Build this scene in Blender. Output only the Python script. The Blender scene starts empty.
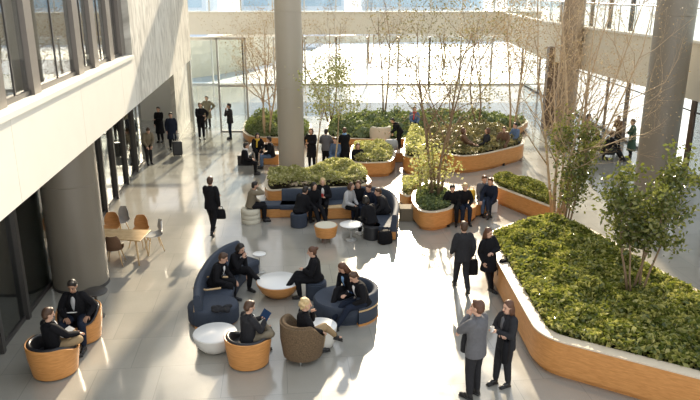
SUN, SKY, EXPO = 9.5, 1.35, 0.15
SUNV = (.08, .903, .42)
import bpy, math, random
import numpy as np
from mathutils import Vector as V, Matrix
C = bpy.context.scene.collection
PI = math.pi
R = math.radians
CAMH, TH, F = 7.0, R(17.2), 681.0
def G(px, py, z=0.0):
    """point of the place at height z seen at photo position (px, py)"""
    u = (px-350)/F; v = (200-py)/F
    c, s = math.cos(TH), math.sin(TH)
    t = (z-CAMH)/(-s+v*c)
    return V((u*t, (c+v*s)*t, z))
def up(p, h): return V((p[0], p[1], h))

# ---------------------------------------------------------------- materials
MATS = {}
def nt(name):
    m = bpy.data.materials.new(name); m.use_nodes = True
    n = m.node_tree; b = n.nodes['Principled BSDF']
    return m, n, b
def mix_rgb(n, fac, a, b, blend='MIX'):
    x = n.nodes.new('ShaderNodeMix'); x.data_type = 'RGBA'; x.blend_type = blend
    for s, v in ((x.inputs[0], fac), (x.inputs[6], a), (x.inputs[7], b)):
        if hasattr(v, 'node'): n.links.new(v, s)
        elif isinstance(v, (int, float)): s.default_value = v
        else: s.default_value = (*v, 1)
    return x.outputs[2]
def noise(n, scale, detail=3, vec=None, dist=0):
    t = n.nodes.new('ShaderNodeTexNoise'); t.inputs['Scale'].default_value = scale
    t.inputs['Detail'].default_value = detail; t.inputs['Distortion'].default_value = dist
    if vec: n.links.new(vec, t.inputs['Vector'])
    return t.outputs['Fac']
def coords(n, scale=(1,1,1), rot=(0,0,0), kind='Object'):
    c = n.nodes.new('ShaderNodeTexCoord'); m = n.nodes.new('ShaderNodeMapping')
    m.inputs['Scale'].default_value = scale; m.inputs['Rotation'].default_value = rot
    n.links.new(c.outputs[kind], m.inputs['Vector']); return m.outputs['Vector']
def ramp(n, fac, stops):
    r = n.nodes.new('ShaderNodeValToRGB'); n.links.new(fac, r.inputs[0])
    e = r.color_ramp.elements
    e[0].position, e[0].color = stops[0][0], (*stops[0][1], 1)
    e[1].position, e[1].color = stops[-1][0], (*stops[-1][1], 1)
    for p, c in stops[1:-1]:
        x = e.new(p); x.color = (*c, 1)
    return r.outputs[0]
def bump(n, b, h, strength=.2, dist=.01):
    u = n.nodes.new('ShaderNodeBump'); u.inputs['Strength'].default_value = strength
    u.inputs['Distance'].default_value = dist
    n.links.new(h, u.inputs['Height']); n.links.new(u.outputs[0], b.inputs['Normal'])
def mat(name, col, rough=.6, var=.12, scale=8, metal=0, spec=.5, bmp=0, sheen=0):
    if name in MATS: return MATS[name]
    m, n, b = nt(name)
    f = noise(n, scale, 4, coords(n))
    d = tuple(c*(1-var) for c in col); l = tuple(min(1, c*(1+var)) for c in col)
    n.links.new(mix_rgb(n, f, d, l), b.inputs['Base Color'])
    b.inputs['Roughness'].default_value = rough; b.inputs['Metallic'].default_value = metal
    b.inputs['Specular IOR Level'].default_value = spec
    if sheen: b.inputs['Sheen Weight'].default_value = sheen
    if bmp: bump(n, b, noise(n, scale*12, 2, coords(n)), bmp)
    MATS[name] = m; return m
def wood_mat(name, c1, c2, rough=.42, scale=(2, 2, 14), axis_scale=1):
    m, n, b = nt(name)
    v = coords(n, scale)
    f = noise(n, 3*axis_scale, 5, v, .6)
    n.links.new(ramp(n, f, [(.3, c1), (.7, c2)]), b.inputs['Base Color'])
    b.inputs['Roughness'].default_value = rough
    bump(n, b, f, .06)
    MATS[name] = m; return m
def leaf_mat(name, c1, c2, c3, trans=.5, rough=.35, tint=(.45, .5, .06)):
    m, n, b = nt(name)
    g = n.nodes.new('ShaderNodeNewGeometry')
    col = ramp(n, g.outputs['Random Per Island'], [(0, c1), (.5, c2), (1, c3)])
    n.links.new(col, b.inputs['Base Color']); b.inputs['Roughness'].default_value = rough
    tr = n.nodes.new('ShaderNodeBsdfTranslucent')
    n.links.new(mix_rgb(n, .4, col, tint), tr.inputs['Color'])
    mx = n.nodes.new('ShaderNodeMixShader'); mx.inputs[0].default_value = trans
    o = n.nodes['Material Output']
    n.links.new(b.outputs[0], mx.inputs[1]); n.links.new(tr.outputs[0], mx.inputs[2]); n.links.new(mx.outputs[0], o.inputs[0])
    MATS[name] = m; return m
def glass_mat(name, tint, refl=1.0, ior=1.5):
    m = bpy.data.materials.new(name); m.use_nodes = True; n = m.node_tree; n.nodes.clear()
    o = n.nodes.new('ShaderNodeOutputMaterial'); t = n.nodes.new('ShaderNodeBsdfTransparent'); t.inputs[0].default_value = (*tint, 1)
    g = n.nodes.new('ShaderNodeBsdfGlossy'); g.inputs['Roughness'].default_value = .01; g.inputs['Color'].default_value = (refl, refl, refl, 1)
    lw = n.nodes.new('ShaderNodeLayerWeight'); lw.inputs['Blend'].default_value = .5; f0 = ((ior-1)/(ior+1))**2
    pw = n.nodes.new('ShaderNodeMath'); pw.operation = 'POWER'; pw.inputs[1].default_value = 5; n.links.new(lw.outputs['Facing'], pw.inputs[0])
    f = n.nodes.new('ShaderNodeMath'); f.operation = 'MULTIPLY_ADD'; f.inputs[1].default_value = 1-f0; f.inputs[2].default_value = f0; n.links.new(pw.outputs[0], f.inputs[0])
    x = n.nodes.new('ShaderNodeMixShader'); n.links.new(f.outputs[0], x.inputs[0]); n.links.new(t.outputs[0], x.inputs[1]); n.links.new(g.outputs[0], x.inputs[2])
    n.links.new(x.outputs[0], o.inputs[0]); MATS[name] = m; return m

def floor_mat():
    m, n, b = nt('polished_stone_floor')
    v = coords(n, (1, 1, 1), (0, 0, R(-6)))
    br = n.nodes.new('ShaderNodeTexBrick'); n.links.new(v, br.inputs['Vector'])
    br.offset = .5; br.inputs['Scale'].default_value = 1
    br.inputs['Brick Width'].default_value = 1.2; br.inputs['Row Height'].default_value = 1.2
    br.inputs['Mortar Size'].default_value = .006
    br.inputs['Color1'].default_value = (.285, .27, .225, 1); br.inputs['Color2'].default_value = (.325, .31, .26, 1)
    br.inputs['Mortar'].default_value = (.20, .19, .165, 1)
    f = noise(n, 1.3, 5, v); f2 = noise(n, 60, 2, v)
    c = mix_rgb(n, .12, br.outputs['Color'], ramp(n, f, [(.3, (.3, .29, .27)), (.7, (.62, .6, .56))]))
    c = mix_rgb(n, .08, c, ramp(n, f2, [(.3, (.2, .2, .2)), (.7, (.8, .8, .8))]))
    n.links.new(c, b.inputs['Base Color'])
    n.links.new(ramp(n, f, [(.3, (.13,)*3), (.7, (.22,)*3)]), b.inputs['Roughness'])
    b.inputs['Specular IOR Level'].default_value = .95
    b.inputs['Coat Weight'].default_value = .5; b.inputs['Coat Roughness'].default_value = .06
    MATS['floor'] = m; return m
def marble_mat():
    m, n, b = nt('mottled_cream_stone')
    f = noise(n, 1.1, 6, coords(n, (1, 2.2, .9)), 1.6)
    n.links.new(ramp(n, f, [(.35, (.42, .40, .35)), (.55, (.66, .64, .57)), (.75, (.80, .78, .71))]), b.inputs['Base Color'])
    b.inputs['Roughness'].default_value = .55; MATS['marble'] = m; return m

floor_mat(); marble_mat()
WOOD = wood_mat('honey_oak_veneer', (.50, .215, .055), (.66, .31, .095))
WOODL = wood_mat('pale_oak', (.55, .36, .17), (.70, .50, .27))
WOODD = wood_mat('dark_brown_timber', (.07, .04, .025), (.13, .075, .04))
WOODO = wood_mat('orange_ply', (.45, .20, .06), (.6, .29, .10))
CREAM = mat('cream_plaster', (.74, .72, .64), .6, .04, 2)
TAN = mat('tan_render', (.66, .60, .47), .7, .05, 1.5)
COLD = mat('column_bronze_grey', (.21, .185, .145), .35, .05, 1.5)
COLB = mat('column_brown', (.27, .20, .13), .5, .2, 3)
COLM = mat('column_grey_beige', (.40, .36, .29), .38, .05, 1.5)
CAPM = mat('pale_planter_capping', (.66, .56, .42), .35, .08, 6)
DARKM = mat('dark_bronze_metal', (.055, .05, .045), .4, .1)
BRONZE = mat('bronze_grey_fin', (.17, .15, .13), .4, .08)
STEEL = mat('pale_steel', (.5, .5, .48), .35, .05, metal=.6)
BLACK = mat('black_cloth', (.008, .008, .010), .85, .3, 20, spec=.2)
NAVY = mat('navy_cloth', (.013, .019, .036), .85, .25, 20, spec=.2)
CHAR = mat('charcoal_cloth', (.024, .024, .027), .85, .25, 20, spec=.2)
GREY = mat('grey_cloth', (.11, .11, .118), .85, .2, 20)
LGREY = mat('light_grey_cloth', (.42, .42, .42), .85, .2, 20)
OLIVE = mat('olive_tan_cloth', (.20, .165, .11), .85, .2, 20)
KHAKI = mat('khaki_cloth', (.33, .23, .12), .85, .15, 20)
BROWNC = mat('brown_cloth', (.14, .075, .04), .85, .2, 20)
DENIM = mat('denim_cloth', (.09, .14, .23), .85, .2, 20)
BLUEC = mat('blue_shirt_cloth', (.20, .36, .60), .8, .15, 20)
GREENC = mat('dark_green_cloth', (.04, .08, .05), .85, .2, 20)
WHITEC = mat('white_cloth', (.75, .74, .72), .8, .05, 20)
YELLOWC = mat('yellow_cloth', (.75, .50, .05), .7, .1, 20)
REDC = mat('red_cloth', (.55, .05, .04), .7, .1, 20)
SOFA = mat('slate_blue_upholstery', (.034, .046, .070), .75, .25, 30, bmp=.2)
LEATHER = mat('black_leather', (.015, .015, .018), .3, .2, 12)
TWEED = mat('brown_tweed', (.14, .092, .05), .95, .9, 45, bmp=.5)
CREAMF = mat('cream_upholstery', (.62, .58, .46), .8, .08, 12)
WHITE = mat('white_laminate', (.80, .80, .78), .22, .02, 3)
SOIL = mat('dark_soil', (.03, .022, .015), .95, .4, 10)
SKIN = mat('skin_light', (.60, .36, .25), .5, .08, 15)
SKIN2 = mat('skin_tan', (.42, .235, .15), .5, .08, 15)
HBROWN = mat('brown_hair', (.07, .035, .018), .5, .4, 40)
HDARK = mat('dark_hair', (.018, .013, .010), .5, .4, 40)
HAUB = mat('auburn_hair', (.10, .042, .02), .5, .4, 40)
HBLOND = mat('blonde_hair', (.60, .44, .22), .55, .45, 60, bmp=.6)
SHOE = mat('black_shoe_leather', (.012, .011, .011), .3, .2)
LIPS = mat('lips', (.38, .13, .11), .5)
SCREEN = mat('dark_screen', (.02, .05, .12), .1, .2)
PAPER = mat('paper_white', (.8, .79, .75), .7, .03)
BARK = mat('grey_brown_bark', (.25, .17, .10), .85, .3, 12, bmp=.3)
BARKT = mat('tan_bark', (.46, .34, .21), .8, .25, 12)
SNOW = mat('snowy_ground', (.82, .84, .88), .8, .05, .3)
ASPH = mat('wet_grey_paving', (.34, .38, .42), .5, .15, .5)
L_COVER = leaf_mat('glossy_groundcover_leaf', (.04, .065, .015), (.17, .19, .04), (.58, .52, .17), .35, .18)
L_BRIGHT = leaf_mat('yellow_green_leaf', (.22, .24, .08), (.52, .50, .20), (.82, .76, .48), .45)
L_OLIVE = leaf_mat('olive_shrub_leaf', (.035, .055, .015), (.09, .11, .03), (.24, .23, .07), .3, .22)
L_DARK = leaf_mat('dark_evergreen_leaf', (.06, .095, .045), (.12, .17, .075), (.26, .30, .14), .3, .6)  # greens lightened, so haze is painted into the leaf colour
L_TREE = leaf_mat('tree_olive_leaf', (.10, .10, .03), (.22, .19, .07), (.38, .32, .15), .25, .5, (.34, .30, .12))
L_TAN = leaf_mat('dry_tan_leaf', (.30, .20, .09), (.44, .31, .15), (.52, .42, .25), .2, .6, (.42, .33, .18))
GLASS = glass_mat('clear_glass', (.93, .96, .96))
GLASSD = glass_mat('grey_tinted_glass', (.50, .54, .55), 1.0, 1.9)
GLASSU = glass_mat('reflective_grey_glass', (.55, .58, .60), 1.0, 2.4)
INT = mat('dim_interior_surface', (.17, .175, .175), .8, .15, 1)
SUITE = mat('black_plastic', (.02, .02, .022), .4)

# ---------------------------------------------------------------- mesh builder
class MB:
    def __init__(s): s.v = []; s.f = []
    def add(s, v, f):
        o = len(s.v); s.v += [tuple(p) for p in v]; s.f += [tuple(i+o for i in q) for q in f]; return s
    def box(s, c, d, rz=0, M=None):
        x, y, z = (k/2 for k in d); co, si = math.cos(rz), math.sin(rz)
        v = []
        for a, b_, e in ((-1,-1,-1),(1,-1,-1),(1,1,-1),(-1,1,-1),(-1,-1,1),(1,-1,1),(1,1,1),(-1,1,1)):
            p = V((a*x, b_*y, e*z))
            p = M @ p if M else V((p.x*co-p.y*si, p.x*si+p.y*co, p.z))
            v.append(p+V(c))
        return s.add(v, [(3,2,1,0),(4,5,6,7),(0,1,5,4),(1,2,6,5),(2,3,7,6),(3,0,4,7)])
    def rings(s, rs, cap=True, closed=False):
        n = len(rs[0]); v = [p for r in rs for p in r]; f = []
        m = len(rs)
        for i in range(m if closed else m-1):
            a, b = i*n, ((i+1) % m)*n
            for j in range(n):
                k = (j+1) % n
                f.append((a+j, a+k, b+k, b+j))
        if cap and not closed: f.append(tuple(range(n-1, -1, -1))); f.append(tuple(range((m-1)*n, m*n)))
        return s.add(v, f)
    def prism(s, poly, z0, z1):
        return s.rings([[(p[0], p[1], z0) for p in poly], [(p[0], p[1], z1) for p in poly]])
    def ring_wall(s, outer, inner, z0, z1):
        n = len(outer)
        return s.rings([[(*outer[i][:2], z0) , (*inner[i][:2], z0), (*inner[i][:2], z1), (*outer[i][:2], z1)] for i in range(n)], closed=True)
    def tube(s, pts, rad, n=8, rnd=False, flat=1):
        pts = [V(p) for p in pts]
        if not hasattr(rad, '__len__'): rad = [rad]*len(pts)
        P, Q = [], []
        ref = None; rs = []
        m = len(pts)
        seq = []
        for i in range(m):
            t = (pts[min(i+1, m-1)]-pts[max(i-1, 0)])
            t = t.normalized() if t.length > 1e-9 else V((0,0,1))
            seq.append((pts[i], t, rad[i]))
        if rnd:
            p, t, r = seq[0]; q, u, w = seq[-1]
            seq = [(p-t*r*.96, t, r*.28), (p-t*r*.7, t, r*.71)] + seq + [(q+u*w*.7, u, w*.71), (q+u*w*.96, u, w*.28)]
        for p, t, r in seq:
            if ref is None: ref = V((1,0,0)) if abs(t.x) < .8 else V((0,1,0))
            a = (ref - t*ref.dot(t)).normalized(); b = t.cross(a); ref = a
            rs.append([p + a*(r*math.cos(2*PI*k/n)) + b*(r*flat*math.sin(2*PI*k/n)) for k in range(n)])
        return s.rings(rs)
    def lathe(s, prof, c=(0,0,0), n=32, sx=1, sy=1, rz=0):
        rs = []
        for r, z in prof:
            rs.append([(c[0]+(r*sx*math.cos(a)*math.cos(rz)-r*sy*math.sin(a)*math.sin(rz)), c[1]+(r*sx*math.cos(a)*math.sin(rz)+r*sy*math.sin(a)*math.cos(rz)), c[2]+z) for a in (2*PI*k/n for k in range(n))])
        return s.rings(rs)
    def ell(s, c, r, M=None, nu=12, nv=8):
        rs = []
        for i in range(nv+1):
            a = PI*i/nv; a = min(max(a, .12), PI-.12)
            ring = []
            for k in range(nu):
                b = 2*PI*k/nu
                p = V((r[0]*math.sin(a)*math.cos(b), r[1]*math.sin(a)*math.sin(b), -r[2]*math.cos(a)))
                ring.append((M @ p if M else p)+V(c))
            rs.append(ring)
        return s.rings(rs)
    def sweep(s, path, prof):
        """prof: (u across to the left of the path, z) polygon swept along a flat path"""
        rs = []; m = len(path)
        for i in range(m):
            t = (V(path[min(i+1, m-1)][:2])-V(path[max(i-1, 0)][:2])).normalized(); nrm = V((-t.y, t.x))
            rs.append([(path[i][0]+nrm.x*u, path[i][1]+nrm.y*u, z) for u, z in prof])
        return s.rings(rs)
    def build(s, name, m, parent=None, smooth=None, bevel=0):
        me = bpy.data.meshes.new(name); me.from_pydata(s.v, [], s.f)
        me.update(); o = bpy.data.objects.new(name, me); C.objects.link(o)
        me.materials.append(m)
        import bmesh
        bm = bmesh.new(); bm.from_mesh(me); bmesh.ops.recalc_face_normals(bm, faces=bm.faces); bm.to_mesh(me); bm.free()
        if smooth is not None:
            me.shade_smooth()
            if smooth < 180: me.set_sharp_from_angle(angle=R(smooth))
        if bevel:
            b = o.modifiers.new('bevel', 'BEVEL'); b.width = bevel; b.segments = 2; b.limit_method = 'ANGLE'
        if parent: o.parent = parent
        return o
def tag(o, label=None, cat=None, group=None, kind=None):
    if label: o['label'] = label
    if cat: o['category'] = cat
    if group: o['group'] = group
    if kind: o['kind'] = kind
    return o
def empty(name, loc, rz=0, label=None, cat=None, group=None):
    o = bpy.data.objects.new(name, None); C.objects.link(o); o.empty_display_size = .1
    o.location = loc; o.rotation_euler = (0, 0, rz); return tag(o, label, cat, group)
def struct(name, mb, m, smooth=None, parent=None):
    o = mb.build(name, m, parent, smooth)
    if parent is None: o['kind'] = 'structure'
    return o
def copy_tree(o, parent=None):
    c = o.copy(); C.objects.link(c)
    if parent: c.parent = parent
    for ch in list(o.children): copy_tree(ch, c)
    return c
def place(o, loc, rz=0, label=None, group=None):
    o.location = loc; o.rotation_euler = (0, 0, rz)
    if label: o['label'] = label
    if group: o['group'] = group
    return o
def offset(poly, d):
    """polygon (counter-clockwise) shrunk by d"""
    n = len(poly); out = []
    for i in range(n):
        a, b, c = V(poly[i-1][:2]), V(poly[i][:2]), V(poly[(i+1) % n][:2])
        t1 = (b-a).normalized(); t2 = (c-b).normalized()
        n1, n2 = V((-t1.y, t1.x)), V((-t2.y, t2.x)); m = (n1+n2).normalized()
        out.append(tuple(b + m*(d/max(.5, m.dot(n1)))))
    return out
def rounded(poly, r, k=6):
    """round the corners; r: one radius or one for each corner"""
    n = len(poly); out = []
    if not hasattr(r, '__len__'): r = [r]*n
    for i in range(n):
        a, b, c = V(poly[i-1][:2]), V(poly[i][:2]), V(poly[(i+1) % n][:2])
        d = min(r[i], (a-b).length*.45, (c-b).length*.45)
        p, q = b+(a-b).normalized()*d, b+(c-b).normalized()*d
        for j in range(k+1):
            t = j/k; out.append(tuple(p*(1-t)**2 + b*2*t*(1-t) + q*t*t))
    return out
def ccw(p):
    a = sum(p[i-1][0]*p[i][1]-p[i][0]*p[i-1][1] for i in range(len(p)))
    return p if a > 0 else p[::-1]
def inpoly(poly, x, y):
    ins = np.zeros(x.shape, bool); n = len(poly); j = n-1
    for i in range(n):
        xi, yi = poly[i][:2]; xj, yj = poly[j][:2]
        c = ((yi > y) != (yj > y)) & (x < (xj-xi)*(y-yi)/(yj-yi+1e-12)+xi); ins ^= c; j = i
    return ins
def catmull(pts, k=6):
    P = [V(p[:2]) for p in pts]; out = []
    for i in range(len(P)-1):
        a, b, c, d = P[max(i-1,0)], P[i], P[i+1], P[min(i+2, len(P)-1)]
        for j in range(k):
            t = j/k
            out.append(tuple(.5*((2*b)+(c-a)*t+(2*a-5*b+4*c-d)*t*t+(3*b-a-3*c+d)*t**3)))
    out.append(tuple(P[-1])); return out

# ---------------------------------------------------------------- leaves
def leaf_mesh(name, pts, size, m, parent=None, seed=0, flat=.5, extra=None):
    """many small pointed leaves (two faces folded on the midrib) at pts (n,3)"""
    rg = np.random.default_rng(seed); n = len(pts)
    d = rg.normal(size=(n, 3)); d[:, 2] *= flat; d[:, 2] += .15; d /= np.linalg.norm(d, axis=1)[:, None]
    q = rg.normal(size=(n, 3)); q[:, 2] *= .4; w = np.cross(d, q); w /= np.linalg.norm(w, axis=1)[:, None]
    nn = np.cross(d, w); sz = size*(.6+.8*rg.random(n))[:, None]
    a = pts - d*sz*.5; b = pts + d*sz*.5; e = pts + w*sz*.27 + nn*sz*.08; g = pts - w*sz*.27 + nn*sz*.08
    v = np.stack([a, e, b, g], 1).reshape(-1, 3)
    i = np.arange(n)*4
    tri = np.stack([i, i+1, i+2, i, i+2, i+3], 1).reshape(-1, 3)
    V0 = v; T0 = tri
    if extra is not None:
        ev, ef = extra; T0 = np.concatenate([tri, ef+len(v)]); V0 = np.concatenate([v, ev])
    me = bpy.data.meshes.new(name)
    me.vertices.add(len(V0)); me.vertices.foreach_set('co', V0.astype(np.float32).ravel())
    me.loops.add(T0.size); me.loops.foreach_set('vertex_index', T0.astype(np.int32).ravel())
    me.polygons.add(len(T0)); me.polygons.foreach_set('loop_start', np.arange(0, T0.size, 3, dtype=np.int32))
    me.update(); me.validate(); me.materials.append(m)
    o = bpy.data.objects.new(name, me); C.objects.link(o)
    if parent: o.parent = parent
    return o
def cover(name, poly, z, n, size, m, label, cat, seed=0, bumpy=.12, group=None, mound=.14):
    """uncountable planting inside a planter: a bumpy bed of leaves"""
    rg = np.random.default_rng(seed); P = np.array([p[:2] for p in poly])
    lo, hi = P.min(0), P.max(0); pts = []
    ph = rg.random(8)*6
    def hgt(x, y): return bumpy*(np.sin(x*2.3+ph[0])*np.cos(y*1.9+ph[1])+.7*np.sin(x*5.1+y*3.3+ph[2])+.5*np.cos(y*7.3-x*4+ph[3]))
    def edge(x, y):
        d = np.full(x.shape, 9.); k = len(poly)
        for i in range(k):
            a = P[i-1]; b = P[i]; ab = b-a; L = (ab**2).sum()+1e-9
            t = np.clip(((x-a[0])*ab[0]+(y-a[1])*ab[1])/L, 0, 1)
            d = np.minimum(d, np.hypot(x-a[0]-t*ab[0], y-a[1]-t*ab[1]))
        return d
    while sum(len(p) for p in pts) < n:
        x = lo[0]+(hi[0]-lo[0])*rg.random(n); y = lo[1]+(hi[1]-lo[1])*rg.random(n)
        k = inpoly(poly, x, y); pts.append(np.stack([x[k], y[k]], 1))
    p = np.concatenate(pts)[:n]
    e = edge(p[:, 0], p[:, 1]); r = np.minimum(1, e/.45)
    zz = z+hgt(p[:, 0], p[:, 1])*r + mound*(r**.6-1) + (rg.random(n)**2-.2)*-.26
    # bed under the leaves
    st = max(.16, (hi-lo).max()/50); xs = np.arange(lo[0], hi[0], st); ys = np.arange(lo[1], hi[1], st)
    gx, gy = np.meshgrid(xs, ys); ins = inpoly(poly, gx, gy); ee = edge(gx, gy); rr = np.minimum(1, ee/.45)
    gz = z+hgt(gx, gy)*rr+mound*(rr**.6-1)-.09
    idx = np.arange(gx.size).reshape(gx.shape); fs = []
    for i in range(gx.shape[0]-1):
        for j in range(gx.shape[1]-1):
            if ins[i, j] and ins[i+1, j] and ins[i, j+1] and ins[i+1, j+1]:
                fs += [(idx[i, j], idx[i, j+1], idx[i+1, j+1]), (idx[i, j], idx[i+1, j+1], idx[i+1, j])]
    ext = (np.stack([gx.ravel(), gy.ravel(), gz.ravel()], 1), np.array(fs, int)) if fs else None
    o = leaf_mesh(name, np.column_stack([p, zz]), size, m, None, seed, .7, ext)
    return tag(o, label, cat, group, 'stuff')
def tree(name, loc, H, label, leafm, barkm, seed=0, stems=3, spread=.35, r0=.05, levels=3, leaves=1500, lsize=.09, first=.25, kids=4, group=None, lean=(0, 0), lmin=0, cat='tree', puff=.25, ratio=.55):
    rn = random.Random(seed); root = empty(name, loc, 0, label, cat, group)
    mb = MB(); tips = []
    def grow(p, d, L, r, lv):
        k = 5 if lv == 0 else 4 if lv == 1 else 3; pts = [p]; rs = [r]; dirs = [d]
        for i in range(k):
            j = .10 if lv == 0 else .22
            d = (d+V((rn.gauss(0, j), rn.gauss(0, j), rn.gauss(0, j*.6)+(.03 if lv == 0 else .10)))).normalized()
            p = p+d*(L/k); pts.append(p); dirs.append(d); rs.append(r*(1-.75*(i+1)/k))
        mb.tube(pts, rs, 6 if lv == 0 else 4 if lv == 1 else 3)
        if lv >= 1:
            for i in range(1, k+1):
                if pts[i].z > lmin*H: tips.append((pts[i], L))
        if lv < levels:
            n = kids+(2 if lv == 0 else 0)
            for q in range(n):
                t = first+(1-first)*(q+rn.random())/n if lv == 0 else .25+.75*(q+rn.random())/n
                i = min(k-1, int(t*k)); fr = t*k-i
                b = pts[i].lerp(pts[i+1], fr); a = rn.random()*2*PI
                ax = dirs[i]; o = V((math.cos(a), math.sin(a), rn.uniform(-.1, .35)))
                o = (o-ax*o.dot(ax)).normalized()
                nd = (ax*.75+o*rn.uniform(.5, .95)).normalized()
                grow(b, nd, L*rn.uniform(ratio-.15, ratio+.1)*(1-.35*t), r*(1-.75*t)*.6, lv+1)
    for s in range(stems):
        a = 2*PI*(s+rn.random()*.6)/stems
        d = V((math.cos(a)*spread+lean[0], math.sin(a)*spread+lean[1], 1)).normalized()
        b = V((math.cos(a)*.06*stems**.5, math.sin(a)*.06*stems**.5, 0))
        grow(b, d, H*rn.uniform(.82, 1), r0*rn.uniform(.8, 1.1), 0)
    mb.build('trunk', barkm, root, 180)
    if leaves and tips:
        rg = np.random.default_rng(seed)
        T = np.array([t[0] for t in tips]); k = rg.integers(0, len(T), leaves)
        leaf_mesh('leaves', T[k]+rg.normal(size=(leaves, 3))*puff*np.array([1, 1, .8]), lsize, leafm, root, seed, .9)
    return root
# ---------------------------------------------------------------- people
PEND = []
def ik(s, t, a, b, hint):
    d = t-s; L = d.length
    if L > a+b-.005: t = s+d*((a+b-.005)/L); d = t-s; L = d.length
    u = d/L; x = (a*a-b*b+L*L)/(2*L); h = math.sqrt(max(0, a*a-x*x))
    p = hint-u*hint.dot(u)
    p = p.normalized() if p.length > 1e-6 else V((0,-1,0))
    return s+u*x+p*h, t
ARMS = {  # wrist from the shoulder: outward, forward, up ; elbow hint outward, forward, up ; palm normal
 'down': ((.05, .04, -.50), (.3, -1, 0)), 'lap': ((-.08, .34, -.36), (.6, -.4, -.6)), 'knee': ((0, .42, -.30), (.6, -.3, -.7)),
 'chin': ((-.15, .17, .02), (.6, .2, -1)), 'phone': ((-.10, .33, -.12), (.5, 0, -1)), 'fold': ((-.24, .20, -.24), (.8, .1, -.6)),
 'swing': ((.05, .18, -.46), (.2, -1, 0)), 'back': ((.06, -.16, -.47), (.3, -1, 0)), 'head': ((-.12, .10, .17), (.7, .4, -.6)),
 'rest': ((.10, .24, -.30), (.6, -.6, -.4)), 'reach': ((-.05, .46, -.16), (.4, 0, -1)), 'pocket': ((.07, .06, -.36), (.8, -.8, 0)),
 'cup': ((-.13, .26, -.20), (.6, 0, -1)), 'type': ((-.06, .30, -.30), (.7, -.2, -.7))}
def person(x, y, rot, label, pose='stand', legs='std', arms=('down', 'down'), lean=0, top=BLACK, bottom=BLACK, hair=HDARK, style='short',
           sh=.42, s=1.0, near=False, shirt=None, look=(0, 0), skin=SKIN, skirt=None, shoes=SHOE, longc=0, side=0, z=0, group=None, bare=False, scarf=None):
    vox = .011 if near else .018
    sit = pose == 'sit'
    ca, sa = math.cos(R(lean)), math.sin(R(lean)); cs, ss = math.cos(R(side)), math.sin(R(side))
    D = V((ss, sa*cs, ca*cs)).normalized(); X = V((cs, 0, -ss)); X = (X-D*X.dot(D)).normalized(); Y = D.cross(X)
    pel = V((0, 0, sh+.10)) if sit else V((0, 0, .93))
    hips = [pel+V((k*.088, .01, -.02)) for k in (-1, 1)]
    if sit:
        L = {'std': (((.11, .43, sh+.07), (.12, .42, .09)),)*2,
             'wide': (((.19, .41, sh+.07), (.20, .44, .09)),)*2,
             'cross': (((.10, .43, sh+.06), (.10, .38, .09)), ((-.02, .44, sh+.20), (-.16, .70, sh-.12))),
             'crossl': (((-.02, .44, sh+.20), (-.16, .70, sh-.12)), ((.10, .43, sh+.06), (.10, .38, .09))),
             'fig4': (((.12, .43, sh+.06), (.12, .40, .09)), ((.24, .38, sh+.16), (-.12, .46, sh+.18))),
             'out': (((.11, .45, sh+.05), (.12, .74, .09)),)*2}[legs]
    else:
        L = {'std': (((.09, .03, .50), (.10, 0, .085)),)*2,
             'walk': (((.08, .16, .52), (.08, .26, .11)), ((.08, -.02, .50), (.08, -.30, .14))),
             'rest': (((.09, .02, .50), (.11, -.02, .085)), ((.07, .10, .50), (.08, .12, .085))),
             'cross': (((.07, .03, .50), (.09, 0, .085)), ((.02, .05, .50), (-.07, .10, .085)))}[legs]
    kn, an = [], []
    for i, k in enumerate((-1, 1)):
        (a, b, c), (d, e, f) = L[i]
        kn.append(V((k*a, b, c))); an.append(V((k*d, e, f)))
    def sp(u, off=(0, 0)): return pel+D*u+X*off[0]+Y*off[1]
    neck = sp(.50); hc = sp(.64) if abs(lean) < 25 else sp(.615)+V((0, .03, .02))
    hc = hc+Y*.02
    Rh = Matrix.Rotation(R(look[0]), 3, 'Z') @ Matrix.Rotation(R(look[1]-lean*.5), 3, 'X')
    sho = [sp(.435, (k*.175, -.005)) for k in (-1, 1)]
    el, wr = [], []
    for i, k in enumerate((-1, 1)):
        (a, b, c), (ha, hb, hc_) = ARMS[arms[i]]
        t = sho[i]+X*(k*a)+Y*b+D*c if abs(lean) < 40 else sho[i]+V((k*a, b, c))
        e, t = ik(sho[i], t, .285, .255, X*(k*ha)+Y*hb+D*hc_)
        el.append(e); wr.append(t)
    HS = 1.08
    def torso(mb, lv):
        rs = []
        for u, rx, ry, oy in lv:
            c = sp(u, (0, oy)); rs.append([c+X*(rx*math.cos(a))+Y*(ry*math.sin(a)) for a in (2*PI*q/16 for q in range(16))])
        mb.rings(rs)
    bd = MB()
    torso(bd, [(-.10, .12, .09, 0), (0, .145, .10, 0), (.12, .12, .085, 0), (.28, .145, .10, 0), (.40, .15, .09, -.01), (.47, .09, .06, -.01), (.5, .05, .05, 0)])
    bd.tube([sp(.44), neck, hc+V((0, -.01, -.04))], [.055, .052, .05], 10, True)
    bd.ell(hc+HS*Rh@V((0, -.008, .022)), (.079, .099, .106), Rh, 16, 12)
    bd.ell(hc+HS*Rh@V((0, .030, -.055)), (.056, .056, .065), Rh, 12, 8)
    bd.tube([hc+HS*Rh@V((0, .080, .022)), hc+HS*Rh@V((0, .104, -.018))], [.010, .016], 8, True)
    for k in (-1, 1): bd.ell(hc+HS*Rh@V((k*.074, -.005, .0)), (.012, .02, .03), Rh, 8, 6)
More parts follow.
